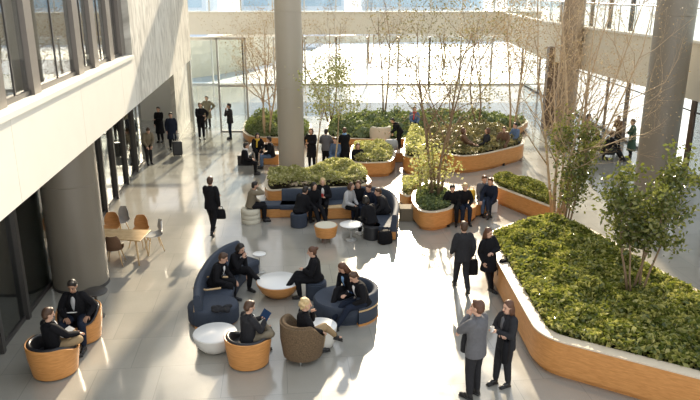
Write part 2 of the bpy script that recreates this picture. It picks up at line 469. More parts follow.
    for i in (0, 1):
        bd.tube([sho[i], el[i]], [.042, .036], 10, True); bd.tube([el[i], wr[i]], [.038, .026], 10, True)
        bd.tube([hips[i], kn[i]], [.07, .048], 10, True); bd.tube([kn[i], an[i]], [.048, .036], 10, True)
        fd = V((0, 1, 0)); 
        if sit and an[i].z > .2: fd = (V((0, .9, -.25)))
        bd.ell(an[i]+fd*.06+V((0, 0, -.04)), (.033, .10, .028), None, 10, 6)
    o = bd.build('person', skin, None, 180); o.location = (x, y, z); o.rotation_euler = (0, 0, rot); o.scale = (s,)*3
    tag(o, label, 'person', group)
    # hands: palm, four fingers, thumb
    hd = MB()
    for i, k in enumerate((-1, 1)):
        d = (wr[i]-el[i]).normalized(); nrm = V((-k, 0, 0)) if arms[i] in ('down', 'swing', 'back', 'pocket', 'chin', 'head') else V((0, 0, -1))
        nrm = nrm-d*nrm.dot(d); nrm = nrm.normalized() if nrm.length > .1 else V((0, 1, 0)); sd = d.cross(nrm).normalized()
        M3 = Matrix((sd, d, nrm)).transposed()
        hd.ell(wr[i]+d*.045, (.041, .055, .017), M3, 10, 6)
        nf = 6 if near else 5
        for q, ln in enumerate((.062, .075, .080, .068)):
            b0 = wr[i]+d*.085+sd*((q-1.5)*.021); b1 = b0+d*ln*.5+nrm*.008; b2 = b1+(d*.75+nrm*.7).normalized()*ln*.5
            hd.tube([b0-d*.02, b0, b1, b2], [.0095, .0095, .0085, .007], nf, True)
        tb = 1 if sd.dot(V((0, 1, 0))+V((0, 0, 1))*.5) > 0 else -1
        b0 = wr[i]+d*.03+sd*(tb*.033); b1 = b0+(d*.6+sd*tb*.7+nrm*.3).normalized()*.035; b2 = b1+(d*.9+sd*tb*.2+nrm*.4).normalized()*.03
        hd.tube([b0, b1, b2], [.013, .011, .008], nf, True)
    PEND.append((o, hd, vox, 2))
    def cloth(nm, mb, m, sm=3, vx=None):
        c = mb.build(nm, m, o, 180); PEND.append((c, None, vx or vox, sm)); return c
    # trousers or skirt
    b = MB()
    b.ell(pel+V((0, -.005, -.01)), (.165, .125, .12), None, 14, 8)
    for i in (0, 1):
        e = an[i]+(kn[i]-an[i]).normalized()*(.05)
        if bare: e = kn[i]+(an[i]-kn[i])*.1
        b.tube([hips[i], hips[i].lerp(kn[i], .5), kn[i]], [.102, .095, .078], 12, True); b.tube([kn[i], kn[i].lerp(e, .4), e], [.078, .071, .058], 12, True)
    if skirt:
        b.tube([hips[0].lerp(hips[1], .5), kn[0].lerp(kn[1], .5)+V((0, .02, -.02))], [.17, .15], 14, True)
    cloth('trousers' if not skirt else 'skirt', b, bottom)
    # top
    b = MB(); lo = -.16 if not sit else -.07
    lv = [(lo, .200, .158, 0), (0, .194, .148, 0), (.12, .178, .136, 0), (.28, .198, .142, .0), (.39, .205, .130, -.012), (.46, .145, .10, -.01), (.50, .078, .074, 0)]
    torso(b, lv)
    for i in (0, 1):
        b.tube([sho[i]-X*((-1, 1)[i]*.03)+D*.0, sho[i].lerp(el[i], .5), el[i]], [.084, .076, .064], 12, True)
        b.tube([el[i], el[i].lerp(wr[i], .5), wr[i]-(wr[i]-el[i])*.04], [.064, .059, .048], 12, True)
    if longc:
        if sit:
            b.tube([pel+V((0, -.03, 0)), pel+V((0, .12, .03)), pel+V((0, .34, .04))], [.17, .165, .15], 14, True, .7)
        else:
            rs = []
            for u, rx, ry in ((.93, .17, .13), (.93-longc*.5, .20, .17), (.93-longc, .225, .20)):
                rs.append([(rx*math.cos(a), ry*math.sin(a), u) for a in (2*PI*q/16 for q in range(16))])
            b.rings(rs)
    cloth('coat' if longc else 'jacket', b, top)
    b = MB(); b.rings([[sp(u, (r*math.cos(a), .004+r*math.sin(a))) for a in (2*PI*q/12 for q in range(12))] for u, r in ((.47, .066), (.515, .062), (.52, .05), (.46, .05))])
    b.build('collar', top, o, 180)
    if shirt:
        b = MB(); Mx = Matrix((X, Y, D)).transposed()
        b.ell(sp(.31, (0, .112)), (.052, .044, .165), Mx, 12, 10); b.build('shirt', shirt, o, 180)
        if near:
            for k in (-1, 1):
                b = MB(); b.tube([sp(.51, (k*.055, .06)), sp(.37, (k*.075, .142)), sp(.16, (k*.012, .15))], [.012, .026, .010], 8, True, .4); b.build('lapel', top, o, 180)
    if scarf:
        b = MB(); b.rings([[sp(u, (r*math.cos(a), .01+r*1.1*math.sin(a))) for a in (2*PI*q/12 for q in range(12))] for u, r in ((.44, .08), (.50, .1), (.55, .075))]); b.tube([sp(.47, (.03, .10)), sp(.2, (.05, .15))], [.03, .035], 8, True, .5); b.build('scarf', scarf, o, 180)
    for i in (0, 1):
        b = MB(); t = V((0, 1, 0)); A = an[i]; nrm = V((0, 0, 1))
        Mx = Matrix.Identity(3)
        if sit and A.z > .2: Mx = Matrix.Rotation(R(-25), 3, 'X')
        elif not sit and A.z > .12: Mx = Matrix.Rotation(R(-30), 3, 'X')
        b.ell(A+Mx@V((0, .035, -.030)), (.043, .10, .048), Mx, 10, 8); b.ell(A+Mx@V((0, .125, -.045)), (.042, .075, .033), Mx, 10, 8)
        b.box(A+Mx@V((0, .07, -.070)), (.075, .24, .018), 0, Mx)
        b.tube([A+V((0, -.005, .03)), A+V((0, 0, -.03))], [.046, .046], 10, True)
        b.build('shoe', shoes, o, 180)
    # hair
    b = MB(); h = lambda a, r, M=Rh: b.ell(hc+HS*Rh@V(a), tuple(k*HS for k in r), M, 16, 10)
    h((0, -.020, .045), (.083, .092, .088)); h((0, -.045, .0), (.078, .066, .085))
    if style == 'long': h((0, -.070, -.06), (.088, .045, .13)); h((0, -.085, -.17), (.075, .035, .11)); h((-.068, -.02, -.05), (.022, .045, .10)); h((.068, -.02, -.05), (.022, .045, .10))
    if style == 'bob': h((0, -.045, -.02), (.098, .075, .105)); h((-.075, -.005, -.03), (.024, .05, .07)); h((.075, -.005, -.03), (.024, .05, .07))
    if style == 'curly':
        rr = random.Random(3)
        for q in range(46):
            a = rr.uniform(0, 2*PI); t = rr.uniform(-.8, 1); v = V((math.cos(a)*(1-t*t*.8)**.5*.092, -.035+math.sin(a)*(1-t*t*.8)**.5*.085, .01+t*.10))
            if v.y < .035 or v.z > .07: h(tuple(v), (.024, .024, .024))
    if style == 'bun': h((0, -.12, .06), (.042, .04, .042))
    if style == 'tail': h((0, -.115, .02), (.03, .035, .03)); h((0, -.135, -.09), (.03, .025, .11))
    if style == 'short': h((0, .030, .098), (.062, .045, .032))
    cloth('hair', b, hair, 1)
    if near:
        b = MB()
        for k in (-1, 1): b.ell(hc+HS*Rh@V((k*.029, .079, .008)), (.011, .009, .006), Rh, 8, 6)
        b.build('eyes', HDARK, o, 180)
        b = MB()
        for k in (-1, 1): b.tube([hc+HS*Rh@V((k*.014, .086, .030)), hc+HS*Rh@V((k*.044, .074, .030))], .0045, 6, True)
        b.build('eyebrows', hair, o, 180)
        b = MB(); b.ell(hc+HS*Rh@V((0, .078, -.052)), (.023, .009, .007), Rh, 8, 6); b.build('mouth', LIPS, o, 180)
    M = Matrix.Translation((x, y, z)) @ Matrix.Rotation(rot, 4, 'Z') @ Matrix.Scale(s, 4)
    o['_'] = 0; del o['_']
    return {'obj': o, 'wr': [M@w for w in wr], 'el': [M@w for w in el], 'hand': [M@(wr[i]+(wr[i]-el[i]).normalized()*.09) for i in (0, 1)], 'M': M, 'head': M@hc, 'lap': M@(pel+V((0, .28, .13)))}
def finish_people():
    mods = []
    for o, ex, vox, sm in PEND:
        m = o.modifiers.new('r', 'REMESH'); m.mode = 'VOXEL'; m.voxel_size = vox; m.use_smooth_shade = True
        q = o.modifiers.new('s', 'SMOOTH'); q.iterations = sm; q.factor = .5
    bpy.context.view_layer.update()
    dg = bpy.context.evaluated_depsgraph_get()
    for o, ex, vox, sm in PEND:
        me = bpy.data.meshes.new_from_object(o.evaluated_get(dg)); mods.append(me)
    for (o, ex, vox, sm), me in zip(PEND, mods):
        o.modifiers.clear(); o.data = me
        if ex:
            n = len(me.vertices); vs = np.empty(n*3, np.float32); me.vertices.foreach_get('co', vs)
            fs = [tuple(p.vertices) for p in me.polygons]; V0 = [tuple(v) for v in vs.reshape(-1, 3)]+ex.v
            F0 = fs+[tuple(i+n for i in f) for f in ex.f]
            m2 = bpy.data.meshes.new('person'); m2.from_pydata(V0, [], F0); m2.update(); m2.materials.append(me.materials[0]); m2.shade_smooth(); o.data = m2
        else: me.shade_smooth()
# ---------------------------------------------------------------- setting
def FX(y, x0): return x0-.107*y                     # the left facade runs slightly away from the axis
b = MB(); b.box((-.5, 30, -.1), (28.4, 46, .2)); struct('floor', b, MATS['floor'])
b = MB(); b.box((0, 150, -.25), (500, 320, .1)); struct('ground', b, SNOW)
BOT, TOPZ = 3.8, 5.2
# left: glazed shop front below, balcony fascia, windows above, mottled wall beyond
def strip(mb, y0, y1, xa, xb, z0, z1):
    """slab between two lines parallel to the facade"""
    mb.prism(ccw([(FX(y0, xa), y0), (FX(y0, xb), y0), (FX(y1, xb), y1), (FX(y1, xa), y1)]), z0, z1)
YW = 19.6
for i, (a, c) in enumerate(((6.5, 10.2), (10.2, 14.1), (14.1, 18.0), (18.0, YW))):
    b = MB(); strip(b, a+.006, c-.006, -4.6, -4.05, BOT, TOPZ-.06)
    struct('wall_left_fascia', b, CREAM)
b = MB(); strip(b, 6.0, YW, -4.45, -4.0, TOPZ-.06, TOPZ+.03); struct('trim_1', b, CREAM)
b = MB(); strip(b, 6.5, 33, -9.5, -4.6, BOT, BOT+.25); struct('ceiling', b, CREAM)
b = MB(); strip(b, YW, 33.2, -4.75, -4.05, BOT, 15); struct('wall_left', b, MATS['marble'])
b = MB(); strip(b, 32.4, 37.5, -5.05, -4.85, 0, BOT+.05); struct('wall_left_pier', b, MATS['marble'])
b = MB(); strip(b, 6.5, YW, -9.0, -4.6, TOPZ-.4, TOPZ-.1); struct('floor_upper', b, INT)
b = MB(); strip(b, 6.5, 38, -9.2, -9.0, 0, 15); struct('wall_left_inner', b, INT)
b = MB(); b.box((-10.9, 37.8, 2), (4.2, .2, 4)); struct('wall_left_end', b, CREAM)
b = MB(); strip(b, 5.5, YW, -9.0, -4.2, 10, 10.6); struct('ceiling_upper', b, CREAM)
# upper windows
n = 0
ys = [6.2]+[G(a, c_, TOPZ).y for a, c_ in ((2, 112), (41, 96), (86, 76), (103, 69), (118, 62), (129, 57), (138, 53))]+[YW]
for i, y in enumerate(ys[:-1]):
    n += 1; e = empty('window_%d' % n, (FX(y, -4.22), y, TOPZ)); e['kind'] = 'structure'
    L = ys[i+1]-y; an = math.atan(.107)
    b = MB(); b.box((-.075, .11, 2.4), (.11, .22+.012*y, 4.8)); o = struct('fin', b, BRONZE, parent=e)
    b = MB(); b.box((-.12, L/2, 2.4), (.02, L, 4.8)); struct('pane', b, GLASSU, parent=e)
    b = MB(); b.box((-.12, L/2+.1, .06), (.08, L, .12)); b.box((-.12, L*.55, 2.4), (.05, .04, 4.8)); struct('frame', b, DARKM, parent=e)
    e.rotation_euler = (0, 0, an)
# lower glazing
XG = -5.75
yg = [8.2, 10.2, 12.2, 13.7, 16.2, 18.0, 19.6, 21.2, 22.8, 24.6, 26.4, 28.4]
for i, y in enumerate(yg[:-1]):
    n += 1; e = empty('window_%d' % n, (FX(y, XG), y, 0), math.atan(.107)); e['kind'] = 'structure'; L = yg[i+1]-y
    b = MB(); b.box((0, 0, 1.9), (.22, .14, 3.8)); struct('mullion', b, DARKM, parent=e)
    b = MB(); b.box((0, L/2, 1.9), (.02, L, 3.8)); struct('pane', b, GLASSD, parent=e)
    b = MB(); b.box((0, L/2, .05), (.07, L, .10)); b.box((0, L/2, 2.6), (.05, L, .06)); struct('frame', b, DARKM, parent=e)
    if i in (7, 9, 10):
        b = MB(); b.box((-.35, L*.6, 1.8), (.08, L*.6, 3.6)); struct('panel', b, WOODL, parent=e)
# back facade
BX0, BX1, BY = -12.5, 13.5, 52.5
b = MB(); 
b.box(((BX0+BX1)/2, BY-.9, (3.85+5.4)/2), (BX1-BX0+.6, 1.4, 1.55)); struct('wall_back_band', b, TAN)
b = MB(); b.box(((BX0+BX1)/2, BY-1.5, 5.44), (BX1-BX0+.6, .34, .08)); struct('trim_2', b, CREAM)
x = BX0-.3; i = 0
while x < BX1:
    i += 1; n += 1; w = 2.35
    e = empty('window_%d' % n, (x, BY-.1, 0)); e['kind'] = 'structure'
    b = MB(); b.box((0, 0, 1.8), (.11, .22, 3.6)); struct('mullion', b, STEEL if i % 3 else DARKM, parent=e)
    b = MB(); b.box((0, .1, 7.8), (.10, .20, 4.8)); struct('upper_mullion', b, STEEL, parent=e)
    b = MB(); b.box((w/2, .02, 1.8), (w, .02, 3.6)); b.box((w/2, .02, 7.8), (w, .02, 4.8)); struct('pane', b, GLASS, parent=e)
    b = MB(); b.box((w/2, 0, .06), (w, .1, .12)); b.box((w/2, 0, 10.2), (w, .2, .3)); struct('frame', b, STEEL, parent=e)
    x += w
# entrance vestibule on the left
e = empty('door_1', (-8.0, 34.5, 0)); e['kind'] = 'structure'
VX = [-8.15+.0, -7.05, -5.55, -4.2]
b = MB()
for xx in (.0, 1.4, 2.8): b.box((xx, 0, 2.35), (.09, .14, 4.7))
b.box((2.1, 0, 2.35), (1.4, .10, .10)); b.box((1.4, 0, 4.68), (2.9, .14, .12)); b.box((2.1, 0, .03), (1.4, .08, .06))
struct('frame', b, STEEL, parent=e)
b = MB(); b.box((.7, 0, 2.3), (1.3, .02, 4.5)); b.box((2.1, 0, 1.2), (1.3, .02, 2.2)); b.box((2.1, 0, 3.5), (1.3, .02, 2.2)); struct('pane', b, GLASS, parent=e)
# right gallery
gal = catmull([(11.1, 9), (11.25, 14), (11.4, 18), (11.4, 22), (11.2, 25), (10.9, 28), (10.6, 31.5), (10.4, 36), (10.6, 42), (11.2, 51)], 5)
b = MB(); b.sweep(gal, [(0, 3.48), (0, 5.3), (-.35, 5.3), (-.35, 3.48)]); struct('wall_right_band', b, TAN, 40)
b = MB(); b.sweep(gal, [(.06, 5.3), (.06, 5.38), (-.4, 5.38), (-.4, 5.3)]); struct('trim_3', b, CREAM, 40)
b = MB(); b.sweep(gal, [(-.3, 3.5), (-.3, 3.8), (-2.9, 3.8), (-2.9, 3.5)]); struct('floor_gallery', b, CREAM)
t = empty('glass_balustrade', (gal[10][0], gal[10][1], 5.38), 0, 'frameless glass balustrade with steel handrail on the curved gallery edge', 'railing')
def rel(path, o): return [(p[0]-o[0], p[1]-o[1]) for p in path]
g0 = rel(gal, gal[10])
b = MB(); b.sweep(g0, [(-.12, 0), (-.12, .98), (-.14, .98), (-.14, 0)]); b.build('glass_panel', GLASS, t)
b = MB(); b.tube([(p[0]+.13, p[1], 1.03) for p in g0], .035, 8); b.build('handrail', STEEL, t, 180)
for k in range(0, len(g0), 2):
    b = MB(); b.box((g0[k][0]+.13, g0[k][1], .5), (.03, .05, 1.0)); b.build('post', STEEL, t)
# right lower glazing, dark posts
yr = [9, 10.8, 12.6, 14.4, 16.2, 18, 20, 22, 24, 26, 28, 30.2, 32.4, 35, 38, 41, 44, 48, 52]
for i, y in enumerate(yr[:-1]):
    n += 1; x0, x1 = [13.2+.0*y]*2; L = yr[i+1]-y
    e = empty('window_%d' % n, (x0, y, 0)); e['kind'] = 'structure'
    b = MB(); b.box((0, 0, 1.75), (.10, .14 if i % 3 else .3, 3.5)); struct('mullion', b, WOODD if i > 8 else DARKM, parent=e)
    b = MB(); b.box((0, L/2, 1.75), (.02, L, 3.5)); struct('pane', b, GLASS if i > 8 else GLASSD, parent=e)
    b = MB(); b.box((0, L/2, .05), (.05, L, .10)); b.box((0, L/2, 2.5), (.03, L, .05)); struct('frame', b, DARKM, parent=e)
for i, y in enumerate((9, 12, 15, 18, 21, 24, 27, 30, 33, 36, 39, 42, 45, 48)):
    n += 1; e = empty('window_%d' % n, (14.4, y, 3.8)); e['kind'] = 'structure'
    b = MB(); b.box((0, 0, 3.4), (.2, .14, 6.8)); struct('mullion', b, DARKM, parent=e)
    b = MB(); b.box((0, 1.5, 3.4), (.02, 3, 6.8)); struct('pane', b, GLASS, parent=e)
# columns
def column(px, py, r, cm, top=15, seams=(3.4, 6.2)):
    p = G(px, py); e = empty('column', p); e['kind'] = 'structure'
    b = MB(); pr = [(r, 0), (r, .02)]
    for z in seams: pr += [(r, z-.008), (r-.008, z), (r, z+.008)]
    b.lathe(pr+[(r, top)], (0, 0, 0), 48); struct('shaft', b, cm, 30, e)
    b = MB(); b.lathe([(r+.012, 0), (r+.012, .07), (r+.0, .075)], (0, 0, 0), 48); struct('base_ring', b, DARKM, 30, e)
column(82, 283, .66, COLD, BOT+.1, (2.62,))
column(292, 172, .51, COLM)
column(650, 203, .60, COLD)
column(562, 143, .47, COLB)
b = MB(); p = G(549, 128); b.box((p.x, p.y, 2.1), (.75, .5, 4.2)); struct('wall_post', b, WOODD)
# no roof is built; added panels overhead shade the floor

# ---------------------------------------------------------------- planters
def planter(poly, h, label, r=.3, seams=(), cap=.09, top=CAPM, lift=.12, origin=None, grp=None):
    poly = ccw([tuple(p[:2]) for p in poly]); o = V((sum(p[0] for p in poly)/len(poly), sum(p[1] for p in poly)/len(poly), 0))
    q = [(p[0]-o.x, p[1]-o.y) for p in poly]; out = rounded(q, r)
    e = empty('planter', o, 0, label, 'planter', grp)
    b = MB(); b.ring_wall(out, offset(out, cap), lift, h-.03); w = b.build('wall', WOOD, e, 30)
    b = MB(); c0 = offset(out, -.015); b.ring_wall(c0, offset(out, cap+.02), h-.03, h); b.build('capping', top, e, 30)
    b = MB(); b.prism(offset(out, .10), 0, lift+.02); b.build('plinth', WOODD if False else WOOD, e, 30)
    b = MB(); b.prism(offset(out, cap-.01), h-.35, h-.12); b.build('soil', SOIL, e)
    inner = [(p[0]+o.x, p[1]+o.y) for p in offset(out, cap+.02)]
    return e, inner, out
# the big one at the right
A = [G(483, 236, .75), G(539, 337, .75), G(700, 378, .75)+V((1.6, -1.05, 0)), G(700, 304, .75)+V((.9, -.9, 0)), G(676, 281, .75), G(584, 226, .75), G(545, 214, .75), G(506, 226, .75)]
big, inn, out = planter(A, .78, 'huge angular oak planter with pale capping full of glossy ground cover', [.15, .5, .4, .4, .8, .8, .6, .4], (), .22)
for (px, py) in ((585.5, 348), (530, 319)):
    q = G(px, py, .78)-big.location
    k = min(range(len(out)), key=lambda i: (out[i][0]-q.x)**2+(out[i][1]-q.y)**2)
bigin = inn
cover('ground_cover', inn, .95, 36000, .135, L_COVER, 'dense glossy green ground cover filling the huge angular planter', 'plants', 1, .09, mound=.12)
# seat-height planter with the mid tree
B1 = [G(411, 201, .6), G(416, 210, .6)+V((.1, -.15, 0)), G(434, 213, .6), G(453, 209, .6), G(455, 195, .6), G(436, 187, .6), G(414, 190, .6)]
_, treein, _ = planter(B1, .62, 'rounded oak planter holding the tall multi-stemmed tree', .5)
cover('shrub_bed', treein, .82, 3500, .10, L_DARK, 'dark green shrubs around the foot of the tall multi-stemmed tree', 'plants', 2, .10)
B3 = [G(400, 180, .5), G(399, 190, .5), G(408, 196, .5), G(424, 188, .5), G(424, 180, .5)]
_, i3, _ = planter(B3, .45, 'small oak planter of variegated shrubs behind the tall tree planter', .3)
cover('shrub_bed', i3, .75, 1500, .11, L_BRIGHT, 'pale variegated shrubs in the small planter behind the tall tree', 'plants', 3, .12)
# wedge planter with hedge
B2 = [G(497, 187, .6), G(545, 206, .6)+V((.25, -.35, 0)), G(556, 201, .6), G(545, 186, .6), G(497, 176, .6), G(489, 180, .6)]
_, i2, _ = planter(B2, .62, 'long wedge-shaped oak planter with a clipped hedge beyond the big planter', [.15, .5, .3, .3, .3, .2])
cover('hedge', i2, .85, 7000, .085, L_COVER, 'low green hedge along the wedge-shaped planter', 'hedge', 4, .07)
# planters of the back rows
B4 = [G(350, 157, .6), G(353, 163, .6), G(391, 162, .6), G(396, 154, .6), G(392, 146, .6), G(352, 144, .6)]
_, i4, _ = planter(B4, .6, 'oak planter of yellow-green shrubs right of the backpack group', .4)
cover('shrub_bed', i4, .85, 3500, .11, L_BRIGHT, 'yellow-green shrubs in the planter right of the backpack group', 'plants', 5, .12)
B5 = [G(403, 152, .7), G(404, 157, .7), G(421, 158, .7), G(425, 150, .7), G(440, 153, .7), G(462, 157, .7), G(486, 154, .7), G(524, 145, .7), G(524, 137, .7), G(500, 128, .7), G(450, 128, .7), G(405, 138, .7)]
_, i5, _ = planter(B5, .72, 'very long winding oak planter across the back right of the hall', [.2, .3, .3, .3, .6, 1, .8, .5, .6, .8, .8, .5])
cover('shrub_bed', i5, .98, 9000, .12, L_TREE, 'mixed green shrubs in the winding planter at the back right', 'plants', 6, .16)
cover('shrub_bed', [G(405, 146, .9), G(405, 155, .9), G(424, 156, .9), G(428, 140, .9), G(412, 128, .9)], 1.25, 2200, .12, L_BRIGHT, 'bright yellow-green shrubs at the left end of the winding planter', 'plants', 7, .15)
# belt of evergreen at the far glazing
B6 = [G(325, 132, .4), G(330, 138, .4), G(395, 140, .4), G(440, 134, .4), G(520, 128, .4), G(530, 120, .4), G(440, 116, .4), G(330, 118, .4)]
_, i6, _ = planter(B6, .42, 'low oak planter border running along the far glazing', .6)
cover('evergreen_bed', i6, .72, 11000, .15, L_DARK, 'belt of dark evergreen planting along the far glazing', 'plants', 8, .20, mound=.3)
B7 = [G(242, 131, .4), G(250, 137, .4), G(285, 138, .4), G(310, 137, .4), G(312, 124, .4), G(285, 118, .4), G(246, 120, .4)]
_, i7, _ = planter(B7, .42, 'low oak planter of dark shrubs left of the slim central column', .5)
cover('evergreen_bed', i7, .78, 4500, .14, L_DARK, 'dark evergreen shrubs behind the group left of the central column', 'plants', 9, .22, mound=.35)
# hedge behind the blue banquette
B8 = [G(264, 184, .5), G(268, 191, .5), G(300, 188, .5), G(356, 187, .5), G(372, 182, .5), G(364, 171, .5), G(318, 169, .5), G(308, 176, .5), G(280, 177, .5), G(268, 173, .5)]
_, i8, _ = planter(B8, .5, 'low oak planter of bright hedge behind the blue banquette', .3)
cover('hedge', i8, .90, 9000, .10, L_BRIGHT, 'bright yellow-green hedge behind the blue banquette', 'hedge', 10, .12)

# ---------------------------------------------------------------- trees
def tz(px, py, z): return G(px, py, z)
tree('multi_stemmed_tree', tz(437, 200, .5), 5.9, 'tall multi-stemmed tree with sparse olive leaves in the rounded planter', L_TREE, BARK, 11, 4, .26, .05, 3, 3400, .075, .3, 6, lmin=.3, puff=.22)
tree('leafy_shrub', tz(424, 199, .5), 1.5, 'upright leafy shrub at the left of the rounded planter', L_BRIGHT, BARK, 12, 4, .12, .02, 2, 1200, .10, .2, 4, cat='shrub', puff=.14)
tree('bare_tree', tz(557, 214, .7), 6.9, 'big bare-branched tree rising at the far corner of the huge planter', L_TAN, BARKT, 16, 8, .25, .04, 3, 4500, .045, .18, 8, lmin=.2, puff=.15, ratio=.45, lean=(.05, 0))
tree('leafy_tree', tz(566, 222, .7), 2.8, 'narrow leafy green tree at the foot of the big bare tree', L_OLIVE, BARK, 15, 4, .10, .025, 2, 2600, .105, .12, 6, cat='tree', puff=.17, ratio=.3)
tree('leafy_tree', tz(634, 297, .7), 2.9, 'broad leafy dark green tree in the middle of the huge planter', L_OLIVE, BARK, 29, 5, .05, .032, 3, 4600, .105, .36, 6, cat='tree', puff=.14, lmin=.36, ratio=.28)
tree('bare_tree', tz(267, 138, .3), 5.4, 'bare tan tree standing just left of the slim central column', L_TAN, BARKT, 21, 4, .17, .05, 3, 3800, .06, .3, 7, lmin=.35, puff=.2)
tree('slender_tree', tz(318, 176, .3), 4.0, 'slender young tree with yellow leaves just right of the central column', L_BRIGHT, BARKT, 22, 1, .05, .045, 3, 1500, .10, .5, 6, lmin=.4, puff=.2)
tree('slender_tree', tz(336, 174, .3), 3.3, 'slimmer young tree in the hedge, further right of the column', L_BRIGHT, BARKT, 23, 1, .05, .035, 3, 800, .09, .5, 5, lmin=.4, puff=.2)
tree('bare_tree', tz(330, 122, .4), 5.2, 'bare tree behind the yellow-leaved saplings at the far glazing', L_TAN, BARK, 24, 3, .2, .05, 3, 1800, .07, .3, 6, puff=.2, lmin=.4)
tree('bare_tree', tz(383, 120, .4), 5.6, 'thin bare tree before the far glazing, left of the tall multi-stemmed one', L_TAN, BARK, 25, 2, .10, .05, 3, 1200, .07, .4, 6, puff=.18, lmin=.5)
tree('bare_tree', tz(478, 124, .6), 5.3, 'bare tree rising from the winding planter behind the seated readers', L_TAN, BARK, 26, 3, .2, .05, 3, 1600, .09, .3, 5, puff=.22, lmin=.4)
tree('bare_tree', tz(512, 132, .6), 5.6, 'tan-leaved tree at the right end of the winding planter', L_TAN, BARKT, 27, 3, .22, .05, 3, 2200, .09, .3, 5, puff=.22, lmin=.3)

# ---------------------------------------------------------------- outside
def low_wall(pts, h, lab, th=.4, z=-.2):
    b = MB(); b.sweep(pts, [(0, z), (0, h), (-th, h), (-th, z)]); o = b.build('garden_wall', TAN, None, 40); return tag(o, lab, 'wall')
PALEB = mat('pale_concrete', (.66, .72, .78), .6, .08, .2)
BLUEG = mat('pale_blue_glass', (.42, .56, .66), .2, .2, .3)
low_wall(catmull([(-14, 58), (-11.5, 62), (-8.6, 70), (-6, 82)], 6), 3.1, 'curved tan retaining wall outside the entrance doors', .5)
low_wall([(-20, 95), (40, 105)], .8, 'long low wall far outside the back glazing', .5)
b = MB(); b.box((0, 60, -.195), (90, 9, .02)); tag(b.build('road', ASPH), kind='structure')
b = MB(); b.box((-5, 84, -.195), (90, 12, .02)); tag(b.build('road', ASPH), kind='structure')
rn = random.Random(5)
for i, (x, y, w, h, c) in enumerate(((-34, 118, 22, 12, 0), (-10, 128, 18, 18, 1), (12, 122, 20, 10, 0))):
    e = empty('office_building', (x, y, -.2), 0, ['low pale office block outside at far left', 'glassy block outside behind the left of the back band', 'pale block outside behind the middle of the hall'][i], 'building')
    b = MB(); b.box((0, 0, h/2), (w, 10, h)); b.build('wall', PALEB, e)
    for k in range(int(h/3.5)):
        b = MB(); b.box((0, -5.03, 1.8+3.5*k), (w*.94, .08, 1.8)); b.build('window', MATS['clear_glass'] if False else BLUEG, e)
for i, (x, y, h) in enumerate(((-4.5, 64, 6), (2, 70, 6), (9, 66, 7))):
    tree('bare_street_tree', (x, y, -.2), h, ['bare tree outside the entrance', 'bare tree outside the middle of the back glazing', 'taller bare tree outside, right of the middle', 'bare tree outside near the back right corner', 'bare tree outside beyond the gallery end', 'bare tree outside the right glazing'][i], L_TAN, BARK, 40+i, 2, .15, .08, 3, 0, .1, .3, 4)
# ---------------------------------------------------------------- added overhead panels, out of view, cut to shade chosen floor areas
ZR = 9.0
def shade(px):
    out = []
    for p in px:
        g = G(*p); t = (ZR-g.z)/SUNV[2]; out.append((g.x+SUNV[0]*t, g.y+SUNV[1]*t))
    return ccw(out)
for i, pl in enumerate((
    [(205, 262), (235, 210), (330, 214), (400, 232), (347, 246), (343, 300), (334, 345), (300, 405), (209, 405), (230, 362), (220, 358), (192, 405), (160, 405), (190, 318)],
    [(191, 272), (180, 302), (120, 405), (82, 405), (120, 350)],
    [(60, 250), (120, 256), (118, 300), (95, 345), (42, 405), (-60, 405), (-60, 260)])):
    b = MB(); b.prism(shade(pl), ZR, ZR+.25); struct('added_shade_panel', b, CREAM)
# ---------------------------------------------------------------- furniture
def arcpts(r, a0, a1, n, c=(0, 0)): return [(c[0]+r*math.cos(R(a0+(a1-a0)*i/n)), c[1]+r*math.sin(R(a0+(a1-a0)*i/n))) for i in range(n+1)]
def tub_chair(name, loc, rz, label, shell, lining, hb=.72, hf=.44, r=.44, seatm=None, legs=False, seath=.42, wide=1.0):
    """barrel chair; its open side looks along local +Y"""
    e = empty(name, loc, rz, label, 'armchair'); n = 48
    z0 = .03 if not legs else .12
    def H(a):                     # height of the rim round the chair; a=90 is the front
        f = (1-math.sin(a))/2; f = min(1, max(0, (f-.12)/.5)); f = f*f*(3-2*f); return hf+(hb-hf)*f
    def rr(a, z): return (r*(.84+.16*min(1, z/.5)))
    b = MB(); rs = []
    for k in range(n):
        a = 2*PI*k/n; h = H(a); c, s_ = math.cos(a)*wide, math.sin(a)
        rs.append([(rr(a, z)*c, rr(a, z)*s_, z) for z in (z0, .2, h*.6, h-.01)]+[((rr(a, h)-.012)*c, (rr(a, h)-.012)*s_, h), ((rr(a, h)-.03)*c, (rr(a, h)-.03)*s_, h-.005), ((r*.84-.03)*c, (r*.84-.03)*s_, z0)])
    b.rings(rs, closed=True); b.build('shell', shell, e, 50)
    b = MB(); b.prism([((r*.84-.01)*math.cos(2*PI*k/n)*wide, (r*.84-.01)*math.sin(2*PI*k/n)) for k in range(n)], z0, z0+.04); b.build('bottom', shell, e)
    b = MB(); rs = []
    for k in range(33):
        a = R(90+42+(360-84)*k/32); h = H(a)+.02; c, s_ = math.cos(a)*wide, math.sin(a)
        rs.append([((rr(a, z)-.035-d)*c, (rr(a, z)-.035-d)*s_, z) for d, z in ((0, .25), (0, h-.03), (.02, h), (.06, h), (.09, h-.04), (.11, .3))])
    b.rings(rs); b.build('backrest', lining, e, 60)
    b = MB(); q = r*.87-.035; b.lathe([(q*.9, .2), (q, .24), (q, seath-.05), (q*.96, seath-.015), (q*.85, seath)], (0, .0, 0), 32, wide, 1); b.build('seat', seatm or lining, e, 50)
    if legs:
        for k in range(4):
            a = R(45+90*k); b = MB(); b.tube([(.26*math.cos(a), .26*math.sin(a), .16), (.30*math.cos(a), .30*math.sin(a), 0)], [.02, .013], 8); b.build('leg', STEEL, e, 180)
    return e
